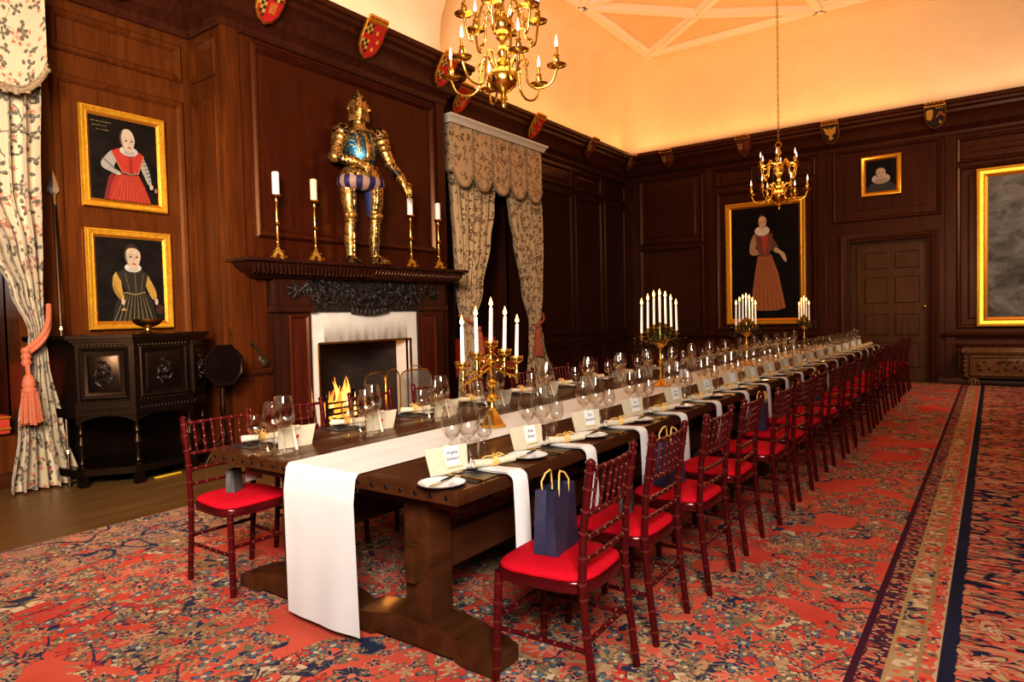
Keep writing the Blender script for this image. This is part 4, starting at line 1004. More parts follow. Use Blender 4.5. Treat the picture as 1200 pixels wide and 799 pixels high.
def armpart(s, sh, el, wr, kn, tip, curl):
    sh, el, wr, kn, tip = map(Vector, (sh, el, wr, kn, tip))
    ar = thing('arm_harness', None, None); ar.parent = t
    mb = MB()
    for k, (r, q) in enumerate(((.140,-.06),(.122,.20),(.105,.40))):
        c = sh.lerp(el, q); mb.sphere(c, r, 16, GE if k == 0 else G1, (1.0,.86,.80))
    mb.tube([sh+Vector((.09,-.04*s,.04)), sh+Vector((.11,.02*s,-.05)), sh+Vector((.08,.07*s,-.13))], .018, 6, G1)
    mb.build('pauldron', None, ar, smooth=60)
    mb = MB(); mb.tube([sh.lerp(el,.3), sh.lerp(el,.7), el], [.078,.07,.06], 12, NV); mb.tube([sh.lerp(el,.55), sh.lerp(el,.95)], [.076,.068], 14, G1); mb.build('rerebrace', None, ar, smooth=50)
    mb = MB(); mb.sphere(el, .078, 12, G1); mb.sphere(el+Vector((-.02,.05*s,0)), .055, 10, GE, (1,.5,1)); mb.build('couter', None, ar, smooth=60)
    mb = MB(); mb.tube([el.lerp(wr,.1), el.lerp(wr,.35), el.lerp(wr,.75), wr], [.062,.068,.055,.05], 14, GE); mb.tube([el.lerp(wr,.72), wr.lerp(kn,.15)], [.074,.05], 14, G1); mb.build('vambrace', None, ar, smooth=50)
    ga = MB(); ax = (kn-wr).normalized(); side = ax.cross(Vector((1,0,0))).normalized(); nrm = side.cross(ax)
    ga.rings([[p + side*w_*cos(a) + nrm*h_*sin(a) for a in [2*PI*j/10 for j in range(10)]] for p, w_, h_ in ((wr,.04,.034),(wr.lerp(kn,.5),.052,.03),(kn,.055,.026))], G1)
    dn = (tip-kn); L_ = dn.length; dn.normalize()
    for k in range(4):
        o = kn + side*(-.039+.026*k); l_ = L_*(.88,1.0,.95,.76)[k]
        p1_ = o+dn*l_*.42; p2_ = p1_+(dn+curl*.5).normalized()*l_*.33; p3_ = p2_+(dn+curl*1.1).normalized()*l_*.27
        ga.tube([o-ax*.015, o, p1_, p2_, p3_], [.011,.0135,.0125,.011,.007], 7, G1)
    th0 = wr.lerp(kn,.35)+side*(-.045); ga.tube([th0, th0+side*(-.03)+ax*.035, th0+side*(-.038)+ax*.075+curl*.012], [.015,.013,.009], 7, G1)
    ga.build('gauntlet', None, ar, smooth=60)
armpart(-1, (0,-.245,1.575), (.06,-.365,1.27), (.22,-.15,1.20), (.255,-.055,1.165), (.262,.0,1.06), Vector((-.5,.2,-.2)))
armpart(1, (.02,.265,1.59), (.06,.385,1.29), (.14,.52,1.06), (.165,.575,.965), (.175,.615,.86), Vector((-.3,-.3,0)))

# candlesticks on the shelf
def candlestick_proto(hc, wax, base_w):
    def f(label, y, z=MZ):
        t = thing('candlestick', label, 'candlestick', (XB+.24, y, z), 0, 'brass candlesticks on the mantel shelf')
        mb = MB(); mb.lathe([(.09,0),(.09,.012),(.075,.02),(.06,.06),(.045,.09),(.025,.115),(.02,.14)], 3, mat=None, X=tilt(.5,'Z'))
        for k in range(3):
            a = .5+k*2*PI/3; mb.sphere((.082*cos(a), .082*sin(a), .022), .024, 8); mb.sphere((.055*cos(a), .055*sin(a), .085), .018, 8)
            a += PI/3; mb.sphere((.05*cos(a), .05*sin(a), .05), .022, 8)
        mb.build('base', M['brass_old'], t, smooth=40)
        mb = MB(); mb.lathe([(.02,.13),(.024,.15),(.014,.165),(.013,.20),(.017,.21),(.013,.22),(.0125,.36),(.03,.375),(.034,.385),(.03,.395),(.0125,.41),(.0125,.60),(.02,.615),(.014,.63),(.02,.66),(.05,.68),(.058,.69),(.055,.70),(.03,.70)], 16)
        mb.build('stem', M['brass'], t, smooth=40)
        mb = MB(); mb.lathe([(.038,.70),(.039,.705),(.039,.70+hc),(.034,.706+hc),(.004,.702+hc)], 20)
        for k in range(2): mb.tube([(0,0,.70+hc),(.002,0,.716+hc)], .003, 5)
        mb.build('pillar_candle', M[wax], t, smooth=40)
    return f
candlestick_proto(.24, 'candle_w', 0)('tall brass candlestick with white candle, far left on the mantel shelf', 4.47)
candlestick_proto(.235, 'candle_c', 0)('tall brass candlestick with a cream candle left of the armour', 4.97)
candlestick_proto(.22, 'candle_w', 0)('tall brass candlestick with white candle just right of the armour', 6.53)
candlestick_proto(.22, 'candle_w', 0)('tall brass candlestick with white candle, far right on the mantel shelf', 7.08)

# bell lever on the boards by the fireplace
mb = MB(); X0 = XB+.04
mb.lathe([(.045,0),(.05,.01),(.035,.02),(.015,.025)], 12, X=Matrix.Translation((X0, 4.36, 1.02)) @ tilt(PI/2,'Y')); mb.tube([(X0+.02,4.36,1.02),(X0+.03,4.31,1.10),(X0+.035,4.24,1.19),(X0+.03,4.21,1.20)], [.016,.013,.016,.02], 8); mb.sphere((X0+.02,4.38,.985), .05, 10, None, (.4,1,1))
tag(mb.build('bell_lever', M['bronze'], None), 'dull bronze bell lever on the boards left of the fireplace', 'bell lever')

# ------------------------------------------------------------------ court cupboard with canted sides
t = thing('court_cupboard', 'black carved oak cupboard on turned legs below the two portraits', 'cupboard', (0,0,0))
cp = [(-7.09,2.40),(-6.52,2.50),(-6.24,2.88),(-6.27,3.42),(-6.60,3.74),(-7.09,3.80)]
def prism(mb, pts, z0, z1, grow=0, mat=None):
    c = Vector((sum(p[0] for p in pts)/len(pts), sum(p[1] for p in pts)/len(pts)))
    pp = [(c + (Vector(p)-c)*(1+grow)) for p in pts]; mb.rings([[Vector((p.x,p.y,z)) for p in pp] for z in (z0,z1)], mat)
mb = MB(); 
for z0, z1, g in ((1.26,1.285,.0),(1.285,1.31,.05),(1.31,1.345,.10)): prism(mb, cp, z0, z1, g)
mb.build('cupboard_top', M['black_oak'], t, smooth=0)
mb = MB(); prism(mb, cp, .74, 1.27, -.03); prism(mb, cp, .62, .75, .0); prism(mb, cp, .0, .0+.001, -.5)
mb.build('cupboard_body', M['black_oak'], t, smooth=0)
mb = MB(); prism(mb, cp, .10, .16, .0); prism(mb, [(-7.09,2.5),(-7.07,2.5),(-7.07,3.7),(-7.09,3.7)], .16, .62); mb.build('low_shelf', M['black_oak'], t, smooth=0)
for a, b in ((cp[1],cp[2]),(cp[2],cp[3]),(cp[3],cp[4])):
    a, b = Vector((*a,0)), Vector((*b,0)); d = (b-a).normalized(); W = (b-a).length; F = Fr(a, d, (0,0,1), Vector((d.y,-d.x,0)))
    if F.n.x < 0: F = Fr(a, d, (0,0,1), -F.n)
    mb = MB(); moulding(mb, F, .045, W-.045, .775, 1.235, [(0,-.02),(0,.012),(.012,.02),(.03,.012),(.034,.004),(.06,.0),(.085,.012)])
    k = int(W/.035)
    for q in range(k):
        mb.sphere(F.p(.05+(W-.1)*q/(k-1), 1.25, -.002), .012, 6); mb.sphere(F.p(.05+(W-.1)*q/(k-1), .762, -.002), .012, 6); mb.sphere(F.p(.05+(W-.1)*q/(k-1), .685, .004), .013, 6, None, (1,1,1.8))
    dr_ = mb.build('cupboard_door', M['black_oak'], t, smooth=30)
    mb = MB(); rnd = random.Random(int(W*1000)); c = F.p(W/2, 1.005, .012)
    for q in range(13):
        a_ = q*2.4; r_ = .016*math.sqrt(q)*1.7; z_ = 1.5
        p_ = F.p(W/2+min(.09,W*.22)*cos(a_)*q/13, 1.005+.12*sin(a_)*q/13, .010); e_ = F.p(W/2+min(.11,W*.27)*cos(a_+.9)*q/13, 1.005+.15*sin(a_+.9)*q/13, .010)
        if (e_-p_).length > .005: mb.tube([p_, p_.lerp(e_,.5)+F.n*.022, e_], [.008,.018,.005], 6)
    mb.sphere(c, .032, 8); mb.build('carved_relief', M['carved'], dr_, smooth=60)
for p in cp[1:5]:
    x, y = p; c = Vector((-6.7,3.1)); q = Vector(p)+(c-Vector(p)).normalized()*.04
    mb = MB(); mb.box((q.x-.035,q.y-.035,0),(q.x+.035,q.y+.035,.17)); mb.lathe([(.03,.17),(.018,.19),(.03,.21),(.02,.24),(.028,.34),(.042,.38),(.028,.42),(.018,.45),(.03,.48),(.022,.51),(.022,.58),(.034,.60),(.034,.63)], 14, (q.x,q.y,0))
    mb.build('leg', M['black_oak'], t, smooth=35)
mb = MB()
for a, b in ((cp[1],cp[2]),(cp[2],cp[3]),(cp[3],cp[4])):
    a, b = Vector((*a,0)), Vector((*b,0)); n = 12; c = Vector((-6.7,3.1,0))
    for q in range(n):
        u0, u1 = q/n, (q+1)/n; z0, z1 = .62-.07*(abs(2*u0-1)**3), .62-.07*(abs(2*u1-1)**3)
        p, r = a.lerp(b,u0), a.lerp(b,u1); mb.add([Vector((p.x,p.y,z0)), Vector((r.x,r.y,z1)), Vector((r.x,r.y,.63)), Vector((p.x,p.y,.63))], [(0,1,2,3)])
mb.build('arched_apron', M['black_oak'], t, smooth=0)
mb = MB(); mb.lathe([(.05,0),(.055,.012),(.03,.03),(.028,.05),(.05,.062),(.095,.08),(.125,.11),(.13,.135),(.122,.132),(.09,.10),(.03,.085)], 24)
o = mb.build('footed_bowl', M['brass_old'], None); o.location = (-6.42, 3.10, 1.345); tag(o, 'footed brass bowl on top of the carved cupboard', 'bowl')
t = thing('tilt_top_table', 'small black tilt-top table standing upright right of the cupboard', 'table', (-6.22, 3.73, 0))
mb = MB(); X = tilt(PI/2,'Y') @ tilt(PI/8,'Z'); mb.lathe([(.02,-.015),(.215,-.015),(.225,0),(.215,.012),(.20,.012),(.19,.006),(.01,.006)], 8, X=Matrix.Translation((0,0,1.0)) @ X); mb.build('table_top', M['black_oak'], t, smooth=30)
mb = MB(); mb.lathe([(.03,.22),(.045,.26),(.03,.32),(.022,.5),(.035,.56),(.025,.62),(.02,.98)], 12, (-.05,0,0)); mb.build('pedestal', M['black_oak'], t, smooth=40)
for k in range(3):
    a = k*2*PI/3+.4; mb = MB(); mb.tube([(-.05,0,.26),(-.05+.10*cos(a),.10*sin(a),.20),(-.05+.18*cos(a),.18*sin(a),.06),(-.05+.22*cos(a),.20*sin(a),.018)], [.022,.02,.017,.02], 8); mb.build('leg', M['black_oak'], t)
t = thing('spear', 'long spear with leaf-shaped steel head leaning beside the curtain', 'spear', (-6.66, 2.48, 0))
bt, tp = Vector((0,0,.0)), Vector((-.42,.14,2.56)); dd = (tp-bt).normalized()
mb = MB(); mb.tube([bt, bt.lerp(tp,.5), tp], .014, 8); mb.build('shaft', M['black_oak'], t)
mb = MB(); sd = Vector((.3,1,0)).normalized(); fw = dd.cross(sd)
rs = []
for q, w_ in ((0,.016),(.10,.014),(.12,.022),(.16,.048),(.20,.042),(.30,.018),(.36,.002)): rs.append([tp+dd*(q-.02)+sd*w_, tp+dd*(q-.02)+fw*min(.012,w_), tp+dd*(q-.02)-sd*w_, tp+dd*(q-.02)-fw*min(.012,w_)])
mb.rings(rs); mb.build('spearhead', M['steel'], t, smooth=20)
mb = MB()
for q in (.12, .55): c = bt.lerp(tp,q); mb.tube([c-dd*.015, c+dd*.015], .019, 8)
mb.build('brass_collar', M['brass'], t)
mb = MB(); mb.cbox((-.015,-.13,0),(.015,.13,.012), .004); o = mb.build('floor_strip', M['yellow'], None); o.location = (-6.32, 3.18, .001); o.rotation_euler = (0,0,.1); tag(o, 'short yellow strip lying on the floor beneath the cupboard', 'strip')

# carved chest against the back wall
t = thing('carved_chest', 'ornate carved wooden chest on claw feet against the back wall', 'chest', (0,0,0))
c0, c1, cyf = -.40, 1.9, YB-.62; CF = BW(cyf)
WD = M['chestw'] = wood('chest_wood', (.11,.050,.022), (.23,.115,.05), .25, .5)
mb = MB(); mb.cbox((c0, cyf, .15), (c1, YB-.06, .58), .015)
moulding(mb, CF, c0+.06, c1-.06, .18, .56, [(0,0),(0,.02),(.02,.045),(.045,.045),(.06,.015),(.065,-.002)])
mb.build('chest_body', WD, t, smooth=30)
mb = MB()
for z, g in ((.56,.03),(.60,.06),(.635,.04)): mb.cbox((c0-g, cyf-g, z), (c1+g, YB-.05, z+.04), .012)
for k in range(60): mb.sphere((c0+.02+(c1-c0-.04)*k/59, cyf-.055, .59), .018, 6)
mb.build('chest_lid', WD, t, smooth=40)
mb = MB(); rnd = random.Random(5)
for k in range(70):
    p = CF.p(rnd.uniform(c0+.18, c1-.18), rnd.uniform(.28,.46), .005); a = rnd.uniform(0,6.28); d = (CF.u*cos(a)+CF.v*sin(a))*rnd.uniform(.04,.09)
    mb.tube([p-d*.5, p+CF.n*.03, p+d*.5], [.008,.024,.006], 6)
mb.cbox((c0+.11, cyf-.008, .235), (c1-.11, cyf+.01, .505), .002); mb.build('carved_panel', WD, t, smooth=60)
for x in (c0+.12, c1-.12):
    mb = MB(); mb.sphere((x, cyf+.06, .05), .06, 10)
    for k in range(4): a = PI+PI*(k+.5)/4; mb.tube([(x,cyf+.06,.17),(x+.07*cos(a),cyf+.06+.07*sin(a),.10),(x+.085*cos(a),cyf+.06+.085*sin(a),.02)], [.03,.024,.01], 6)
    mb.build('claw_foot', WD, t, smooth=50)
for x in (c0, c1):
    mb = MB(); 
    for k in range(5): mb.sphere((x, cyf+.0, .20+.08*k), .045-.006*abs(k-2), 8)
    mb.build('corner_figure', WD, t, smooth=60)

# ------------------------------------------------------------------ chandeliers
def chandelier(label, loc, R, chain_to, rot, chain):
    t = thing('chandelier', label, 'chandelier', loc, rot)
    s = R/.33
    mb = MB()
    pr = [(.004,0),(.014,.008),(.016,.03),(.010,.045),(.026,.055),(.020,.075),(.012,.085),(.035,.10),(.078,.135),(.092,.175),(.080,.215),(.045,.245),(.03,.255),(.045,.27),(.028,.285),(.018,.30),(.032,.33),(.022,.36),(.016,.40),(.035,.42),(.03,.44),(.055,.455),(.068,.49),(.058,.525),(.03,.545),(.045,.56),(.022,.58),(.016,.63),(.03,.66),(.04,.70),(.02,.74),(.012,.78)]
    mb.lathe([(r*s, z*s) for r, z in pr], 20); mb.tube([(.035*s*cos(a), 0, .80*s+.035*s*sin(a)) for a in [2*PI*k/12 for k in range(13)]], .008*s, 6)
    mb.build('stem', M['brass'], t, smooth=45)
    first = {}
    for tier, n, R_, z0, za, a0 in ((0,6,.33,.24,.10,0),(1,6,.23,.53,.42,PI/6)):
        for k in range(n):
            a = a0+2*PI*k/n
            ar = thing('arm', None, None, (0,0,0), a); ar.parent = t
            if tier in first:
                for ch in list(first[tier].children): c_ = ch.copy(); COL.objects.link(c_); c_.parent = ar
                continue
            first[tier] = ar
            X = Matrix.Scale(s, 4); mb = MB()
            pts = [(.05,z0),(.085,z0+.075),(.12,z0+.07),(.14,z0+.0),(.15,z0-.09),(.19,za+.005),(.245,za+.0) if tier == 0 else (.18,za-.03),(.30,za+.03) if tier == 0 else (.21,za-.01),(R_,za+.10)]
            pp = []
            P_ = [Vector((x,0,z)) for x, z in pts]
            for i in range(len(P_)-1):
                q0, q1, q2, q3 = P_[max(i-1,0)], P_[i], P_[i+1], P_[min(i+2,len(P_)-1)]
                for j in range(4): u = j/4; pp.append(.5*((2*q1)+(q2-q0)*u+(2*q0-5*q1+4*q2-q3)*u*u+(3*q1-q0-3*q2+q3)*u**3))
            pp.append(P_[-1]); mb.tube([X @ p for p in pp], .0075*s, 8)
            cu = [Vector((.135-.035*cos(b)*(1-b/9), 0, z0+.015+.035*sin(b)*(1-b/9))) for b in [q*.5 for q in range(12)]]; mb.tube([X @ p for p in cu], .0055*s, 6)
            mb.build('branch', M['brass'], ar, smooth=60)
            zc = za+.10
            mb = MB(); mb.lathe([(.006*s,zc*s),(.02*s,(zc+.006)*s),(.056*s,(zc+.018)*s),(.060*s,(zc+.024)*s),(.05*s,(zc+.021)*s),(.012*s,(zc+.018)*s),(.016*s,(zc+.04)*s),(.020*s,(zc+.06)*s),(.014*s,(zc+.075)*s),(.018*s,(zc+.08)*s),(.010*s,(zc+.09)*s)], 16, (R_*s,0,0)); mb.build('drip_pan', M['brass'], ar, smooth=45)
            mb = MB(); mb.lathe([(.009*s,(zc+.08)*s),(.0095*s,(zc+.13)*s)], 10, (R_*s,0,0)); mb.build('candle_sleeve', M['brass_old'], ar)
            mb = MB(); mb.lathe([(.008*s,(zc+.13)*s),(.0105*s,(zc+.145)*s),(.0095*s,(zc+.165)*s),(.005*s,(zc+.185)*s),(.001,(zc+.205)*s)], 10, (R_*s,0,0)); mb.build('bulb', M['bulb'], ar, smooth=80)
    mb = MB(); z = .83*s; top = chain_to-loc[2]
    if chain:
        L_ = .052; n = int((top-z)/(L_*.78)); st_ = (top-z)/n
        for k in range(n):
            X = Matrix.Translation((0,0,z+st_*(k+.5))) @ tilt(PI/2*(k % 2),'Z')
            mb.tube([X @ Vector((.013*cos(a), 0, L_*.5*sin(a))) for a in [2*PI*q/8 for q in range(9)]], .0045, 5)
    else:
        mb.tube([(0,0,z-.02),(0,0,top)], .008, 8)
        for k in range(6): mb.sphere((0,0,z+.3*k+.2), .016, 8)
    mb.build('hanging_chain' if chain else 'hanging_rod', M['brass_old'], t, smooth=60)
chandelier('large brass two-tier chandelier hanging in the foreground, cut off at the top', (-2.45,3.38,2.70), .335, 7.0, .38, False)
chandelier('smaller-looking brass chandelier on a long chain before the back wall', (-2.45,9.92,2.83), .37, 7.0, .15, True)

# ------------------------------------------------------------------ tables
TX = {'R': (-2.495, -1.65), 'L': (-3.35, -2.505)}
TY0, TY1 = 1.91, 13.31; TZ = .76; NT = 3; TL = (TY1-TY0)/NT
def mk_table(label, x0, y0):
    W, T = .845, TL-.012
    t = thing('refectory_table', label, 'table', (x0, y0, .012), 0, 'oak refectory tables end to end in two rows')
    Z = TZ-.012
    mb = MB()
    for k in range(3): mb.cbox((.012+(W-.024)*k/3+.0012, .07, Z-.055), (.012+(W-.024)*(k+1)/3-.0012, T-.07, Z), .004)
    for y in (0, T-.075): mb.cbox((0, y, Z-.058), (W, y+.075, Z), .008)
    mb.cbox((0,.06,Z-.058),(.02,T-.06,Z-.0005), .004); mb.cbox((W-.02,.06,Z-.058),(W,T-.06,Z-.0005), .004)
    tt = mb.build('tabletop', M['table'], t, smooth=30)
    mb = MB()
    for k in range(10): mb.sphere((.05+(W-.1)*k/9, -.001, Z-.03), .011, 8, None, (1,.5,1)); mb.sphere((.05+(W-.1)*k/9, T+.001, Z-.03), .011, 8, None, (1,.5,1))
    mb.build('iron_studs', M['iron'], tt)
    for y in (.12, T-.26):
        mb = MB(); mb.cbox((W/2+.015, y, .08), (W/2+.165, y+.14, Z-.05), .014); mb.build('trestle_post', M['table'], t, smooth=30)
        mb = MB()
        sec = [(.0,.0),(.0,.06),(.05,.085),(W/2-.10,.13),(W/2+.14,.13),(W-.05,.085),(W,.06),(W,.0),(W-.16,.0),(W-.20,.025),(.20,.025),(.16,.0)]
        mb.rings([[Vector((a+.07, y+q, b)) for a, b in sec] for q in (-.02,.0,.14,.16)]); mb.build('trestle_foot', M['table'], t, smooth=20)
        mb = MB(); mb.cbox((.14, y+.01, Z-.13), (W-.10, y+.13, Z-.056), .01); mb.build('cross_bearer', M['table'], t, smooth=30)
        yo = y-.045 if y < 1 else y+.185
        mb = MB(); mb.cbox((W/2+.06, yo-.0, .30), (W/2+.11, yo+.05, .45), .006); mb.build('wedge', M['table'], t, smooth=30)
    mb = MB(); mb.cbox((W/2+.05, .10, .30), (W/2+.115, T-.10, .46), .01); mb.build('stretcher', M['table'], t, smooth=30)
    return t
for s_, nm in (('R', 'right-hand'), ('L', 'fireplace-side')):
    for k in range(NT):
        lab = 'dark oak trestle table, %s of the %s row' % (('nearest', 'middle one', 'farthest')[k], nm)
        if s_ == 'R' and k == 0: TB0 = mk_table(lab, TX[s_][0], TY0)
        else: dup(TB0, lab, (TX[s_][0], TY0+TL*k, .012), 0)
# runner down the middle, hanging over the near end
mb = MB(); RX0, RX1 = -2.68, -2.20
def runner(u, v):
    x = RX0+(RX1-RX0)*u; tot = TY1-TY0+.71; s = v/.2*.74 if v < .2 else .74+(v-.2)/.8*(tot-.74)
    if s < .70:
        d = .70-s; y = TY0-.012-.02*min(1,d/.12)+.010*sin(5*u+1+d)*d+.004*sin(13*u+3*d)*d; z = TZ+.004-d
        z = max(z, .05); x += (-.015*d*(1-2*u))
        if d < .02: y += .012*(1-d/.02); 
    else: y = TY0-.004+(s-.70); z = TZ+.004+.0012*sin(17*u+y*1.7)*abs(sin(3*u))
    if abs(s-.47) < .006: y -= .006
    return Vector((x, y, z))
mb.grid(runner, 24, 240, M['cloth'])
tag(mb.build('table_runner', None, None, smooth=60), 'white cloth runner down the middle of the tables, hanging over the near end', 'runner')

# ------------------------------------------------------------------ bamboo-turned banquet chairs
def mk_chair(label, group):
    """local: faces +x, seat centre near the origin"""
    t = thing('banquet_chair', label, 'chair', (0,0,0), 0, group)
    C_ = M['chair']
    for s in (-1, 1):
        mb = MB(); f0, f1 = Vector((.205,.185*s,0)), Vector((.185,.175*s,.43)); mb.bamboo(f0, f1, .0155, (.12,.30,.55,.72,.9), 10, C_, 1.05); mb.build('front_leg', None, t, smooth=50)
        mb = MB(); pts = [(-.225,0),(-.195,.25),(-.180,.45),(-.190,.65),(-.225,.90)]; path, rad = [], []
        nodes = [.06,.15,.27,.40,.455,.55,.64,.72,.80,.86]
        def pz(z):
            for (x0, z0), (x1, z1) in zip(pts, pts[1:]):
                if z <= z1: return Vector((x0+(x1-x0)*(z-z0)/(z1-z0), .185*s*(1+.03*(z/.9)), z))
            return Vector((pts[-1][0], .185*s*1.03, z))
        zz = [.9*k/14 for k in range(15)]
        mb.tube([pz(z) for z in zz]+[pz(.903), pz(.908)], [.0150]*15+[.012,.005], 12, C_)
        for q in nodes: mb.tube([pz(q-.0055), pz(q-.0035), pz(q+.0035), pz(q+.0055)], [.0150,.0180,.0180,.0150], 12, M['ring'])
        mb.tube([pz(.886), pz(.889), pz(.896), pz(.899)], [.0150,.0190,.0190,.0150], 12, C_)
        mb.build('back_post', None, t, smooth=50)
    def bx(z): 
        for (x0, z0), (x1, z1) in zip([(-.225,0),(-.195,.25),(-.180,.45),(-.190,.65),(-.225,.90)], [(-.195,.25),(-.180,.45),(-.190,.65),(-.225,.90)]):
            if z <= z1: return x0+(x1-x0)*(z-z0)/(z1-z0)
        return -.225
    for z in (.865, .70, .615, .535):
        mb = MB(); yw = .185*(1+.03*z); n = 9; tube = []
        cur = .012 if z > .8 else .006
        a, b = Vector((bx(z),-yw,z)), Vector((bx(z),yw,z))
        rp = lambda q: a.lerp(b,q)-Vector((cur*sin(PI*q),0,0))
        mb.tube([rp(q/8) for q in range(9)], .0090, 9, C_)
        for w in (.1,.26,.42,.58,.74,.9): mb.tube([rp(w-.016), rp(w-.010), rp(w+.010), rp(w+.016)], [.0090,.0112,.0112,.0090], 9, M['ring'])
        mb.build('back_rail', None, t, smooth=50)
    for k in range(6):
        y = -.132+.0528*k; mb = MB(); mb.bamboo((bx(.70)-.006*sin(PI*(k+.5)/6), y, .70), (bx(.865)-.012*sin(PI*(k+.5)/6), y*1.01, .865), .0066, (.25,.5,.75), 8, C_); mb.build('spindle', None, t, smooth=50)
    def seat_outline(g, n=32):
        out = []
        for j in range(n):
            a = 2*PI*j/n; c_, s_ = cos(a), sin(a); e = .50
            x = .205*(abs(c_)**e)*(1 if c_ > 0 else -1); y = .205*(abs(s_)**e)*(1 if s_ > 0 else -1)
            y *= 1+.06*(x/.205); out.append((x*g+.005, y*g))
        return out
    mb = MB(); mb.rings([[Vector((x,y,z)) for x, y in seat_outline(g)] for z, g in ((.405,.96),(.41,1.0),(.44,1.01),(.448,.99))], C_); mb.build('seat_frame', None, t, smooth=40)
    mb = MB(); mb.rings([[Vector((x,y,z)) for x, y in seat_outline(g)] for z, g in ((.446,.93),(.450,.975),(.460,.985),(.468,.96),(.477,.86),(.483,.6),(.484,.2))]); mb.build('seat_cushion', M['red_seat'], t, smooth=60)
    R_ = (.15,.35,.5,.65,.85)
    for s in (-1, 1):
        mb = MB(); mb.bamboo((-.20,.184*s,.21), (.195,.18*s,.21), .0095, R_, 8, C_); mb.build('stretcher', None, t, smooth=50)
    for x, z in ((.19,.25), (-.20,.25)):
        mb = MB(); mb.bamboo((x,-.18,z), (x,.18,z), .0095, R_, 8, C_); mb.build('stretcher', None, t, smooth=50)
    return t
RY = [2.21,2.78,3.40,4.04,4.72,5.36,6.04]+[6.04+.64*k for k in range(1, 12)]
RY = [y for y in RY if y < 13.2]
GR, GL = 'chairs along the right side of the tables', 'chairs along the fireplace side of the tables'
near = 'first'
def chair_label(k, side, n):
    w = 'nearest' if k == 0 else ('farthest' if k == n-1 else '%s from the near end' % ORD[k])
    return 'bamboo-turned chair with red seat, %s, %s' % (w, 'right side' if side == 'R' else 'fireplace side')
CH0 = mk_chair(chair_label(0,'R',len(RY)), GR); CH0.location = (-1.37, RY[0], .012); CH0.rotation_euler = (0,0,PI+.05)
rj = random.Random(21)
for k, y in enumerate(RY[1:], 1): dup(CH0, chair_label(k,'R',len(RY)), (-1.37+rj.uniform(-.02,.02), y, .012), PI+rj.uniform(-.05,.05), GR)
LY = [2.09,2.67,3.30,3.93]+[3.93+.645*k for k in range(1, 15)]
for k, y in enumerate(LY): dup(CH0, chair_label(k,'L',len(LY)), (-3.37-(.05 if k else 0), y, .012), -.02 if k == 0 else rj.uniform(-.05,.05), GL)

# ------------------------------------------------------------------ place settings
def setting_text(k, side):
    w = 'nearest' if k == 0 else ('farthest' if k == NS-1 else '%s from near end' % ORD[k])
    return '%s side, %s' % ('right' if side == 'R' else 'fireplace', w)
SY = [2.13,2.73,3.33,3.94,4.62,5.28,5.92]+[5.92+.635*k for k in range(1, 12)]
SY = [y for y in SY if y < 13.1]; NS = len(SY)
def glass_mesh(name, prof, seg=20):
    mb = MB(); mb.lathe(prof, seg, cap=False); o = mb.build(name, M['glass'], None, smooth=60); return o
def wine(h, r, st):   # height, bowl radius, stem height
    b = h-st
    return [(.001,0),(.042,.0),(.043,.002),(.034,.004),(.008,.008),(.0045,.02),(.0038,st*.6),(.0045,st-.006),(.012,st),(r*.55,st+b*.07),(r*.88,st+b*.22),(r,st+b*.40),(r*.95,st+b*.62),(r*.82,st+b*.85),(r*.74,h),(r*.72,h),(r*.80,st+b*.84),(r*.93,st+b*.61),(r*.97,st+b*.40),(r*.85,st+b*.24),(r*.5,st+b*.1),(.001,st+b*.06)]
GL_KIND = [('red_wine_glass', 'large red wine glass', wine(.285,.056,.115)), ('white_wine_glass', 'slim white wine glass', wine(.265,.049,.115)), ('dessert_wine_glass', 'small dessert wine glass', wine(.205,.038,.10)),
           ('water_tumbler', 'cut water tumbler', [(.001,0),(.034,0),(.037,.004),(.041,.06),(.044,.12),(.0425,.12),(.0395,.06),(.035,.012),(.001,.009)])]
PROTO = {}
def put(kind, maker, label, cat, group, loc, rz):
    if kind not in PROTO:
        PROTO[kind] = o = maker()
    else:
        o = copy_tree(PROTO[kind])
    tag(o, label, cat, group); o.location = loc; o.rotation_euler = (0,0,rz); return o
def mk_plate():
    t = thing('side_plate', None, None)
    mb = MB(); mb.lathe([(.001,.002),(.055,.001),(.062,.003),(.092,.013),(.096,.0145),(.096,.016),(.090,.0148),(.062,.006),(.052,.0045),(.001,.0045)], 28); mb.build('plate_body', M['china'], t, smooth=50)
    mb = MB(); mb.tube([(.0955*cos(a),.0955*sin(a),.0152) for a in [2*PI*k/32 for k in range(33)]], .0022, 5); mb.build('rim_line', M['rim'], t); return t
def mk_knife():
    t = thing('butter_knife', None, None)
    mb = MB(); mb.rings([[Vector((-.09+.09*u, w_*q, .001+(.002 if abs(q) < .5 else 0))) for q in (-1,0,1,0.2)] for u, w_ in ((0,.003),(.2,.009),(.7,.010),(1,.006))]); mb.build('blade', M['steel'], t)
    mb = MB(); mb.rings([[Vector((.10*u, w_*cos(a), .003+w_*.6*sin(a))) for a in [2*PI*j/8 for j in range(8)]] for u, w_ in ((-.02,.004),(.2,.006),(.8,.007),(1,.004))]); mb.build('handle', M['iron'], t); return t
def mk_spoon():
    t = thing('dessert_spoon', None, None)
    mb = MB(); mb.rings([[Vector((-.055+.055*u, w_*cos(a), .004+.003*sin(a))) for a in [2*PI*j/10 for j in range(10)]] for u, w_ in ((0,.003),(.2,.014),(.5,.019),(.8,.014),(1,.004))]); mb.build('spoon_bowl', M['steel'], t, smooth=60)
    mb = MB(); mb.tube([(-.002,0,.005),(.05,0,.008),(.12,0,.006)], [.003,.003,.005], 6); mb.build('handle', M['iron'], t); return t
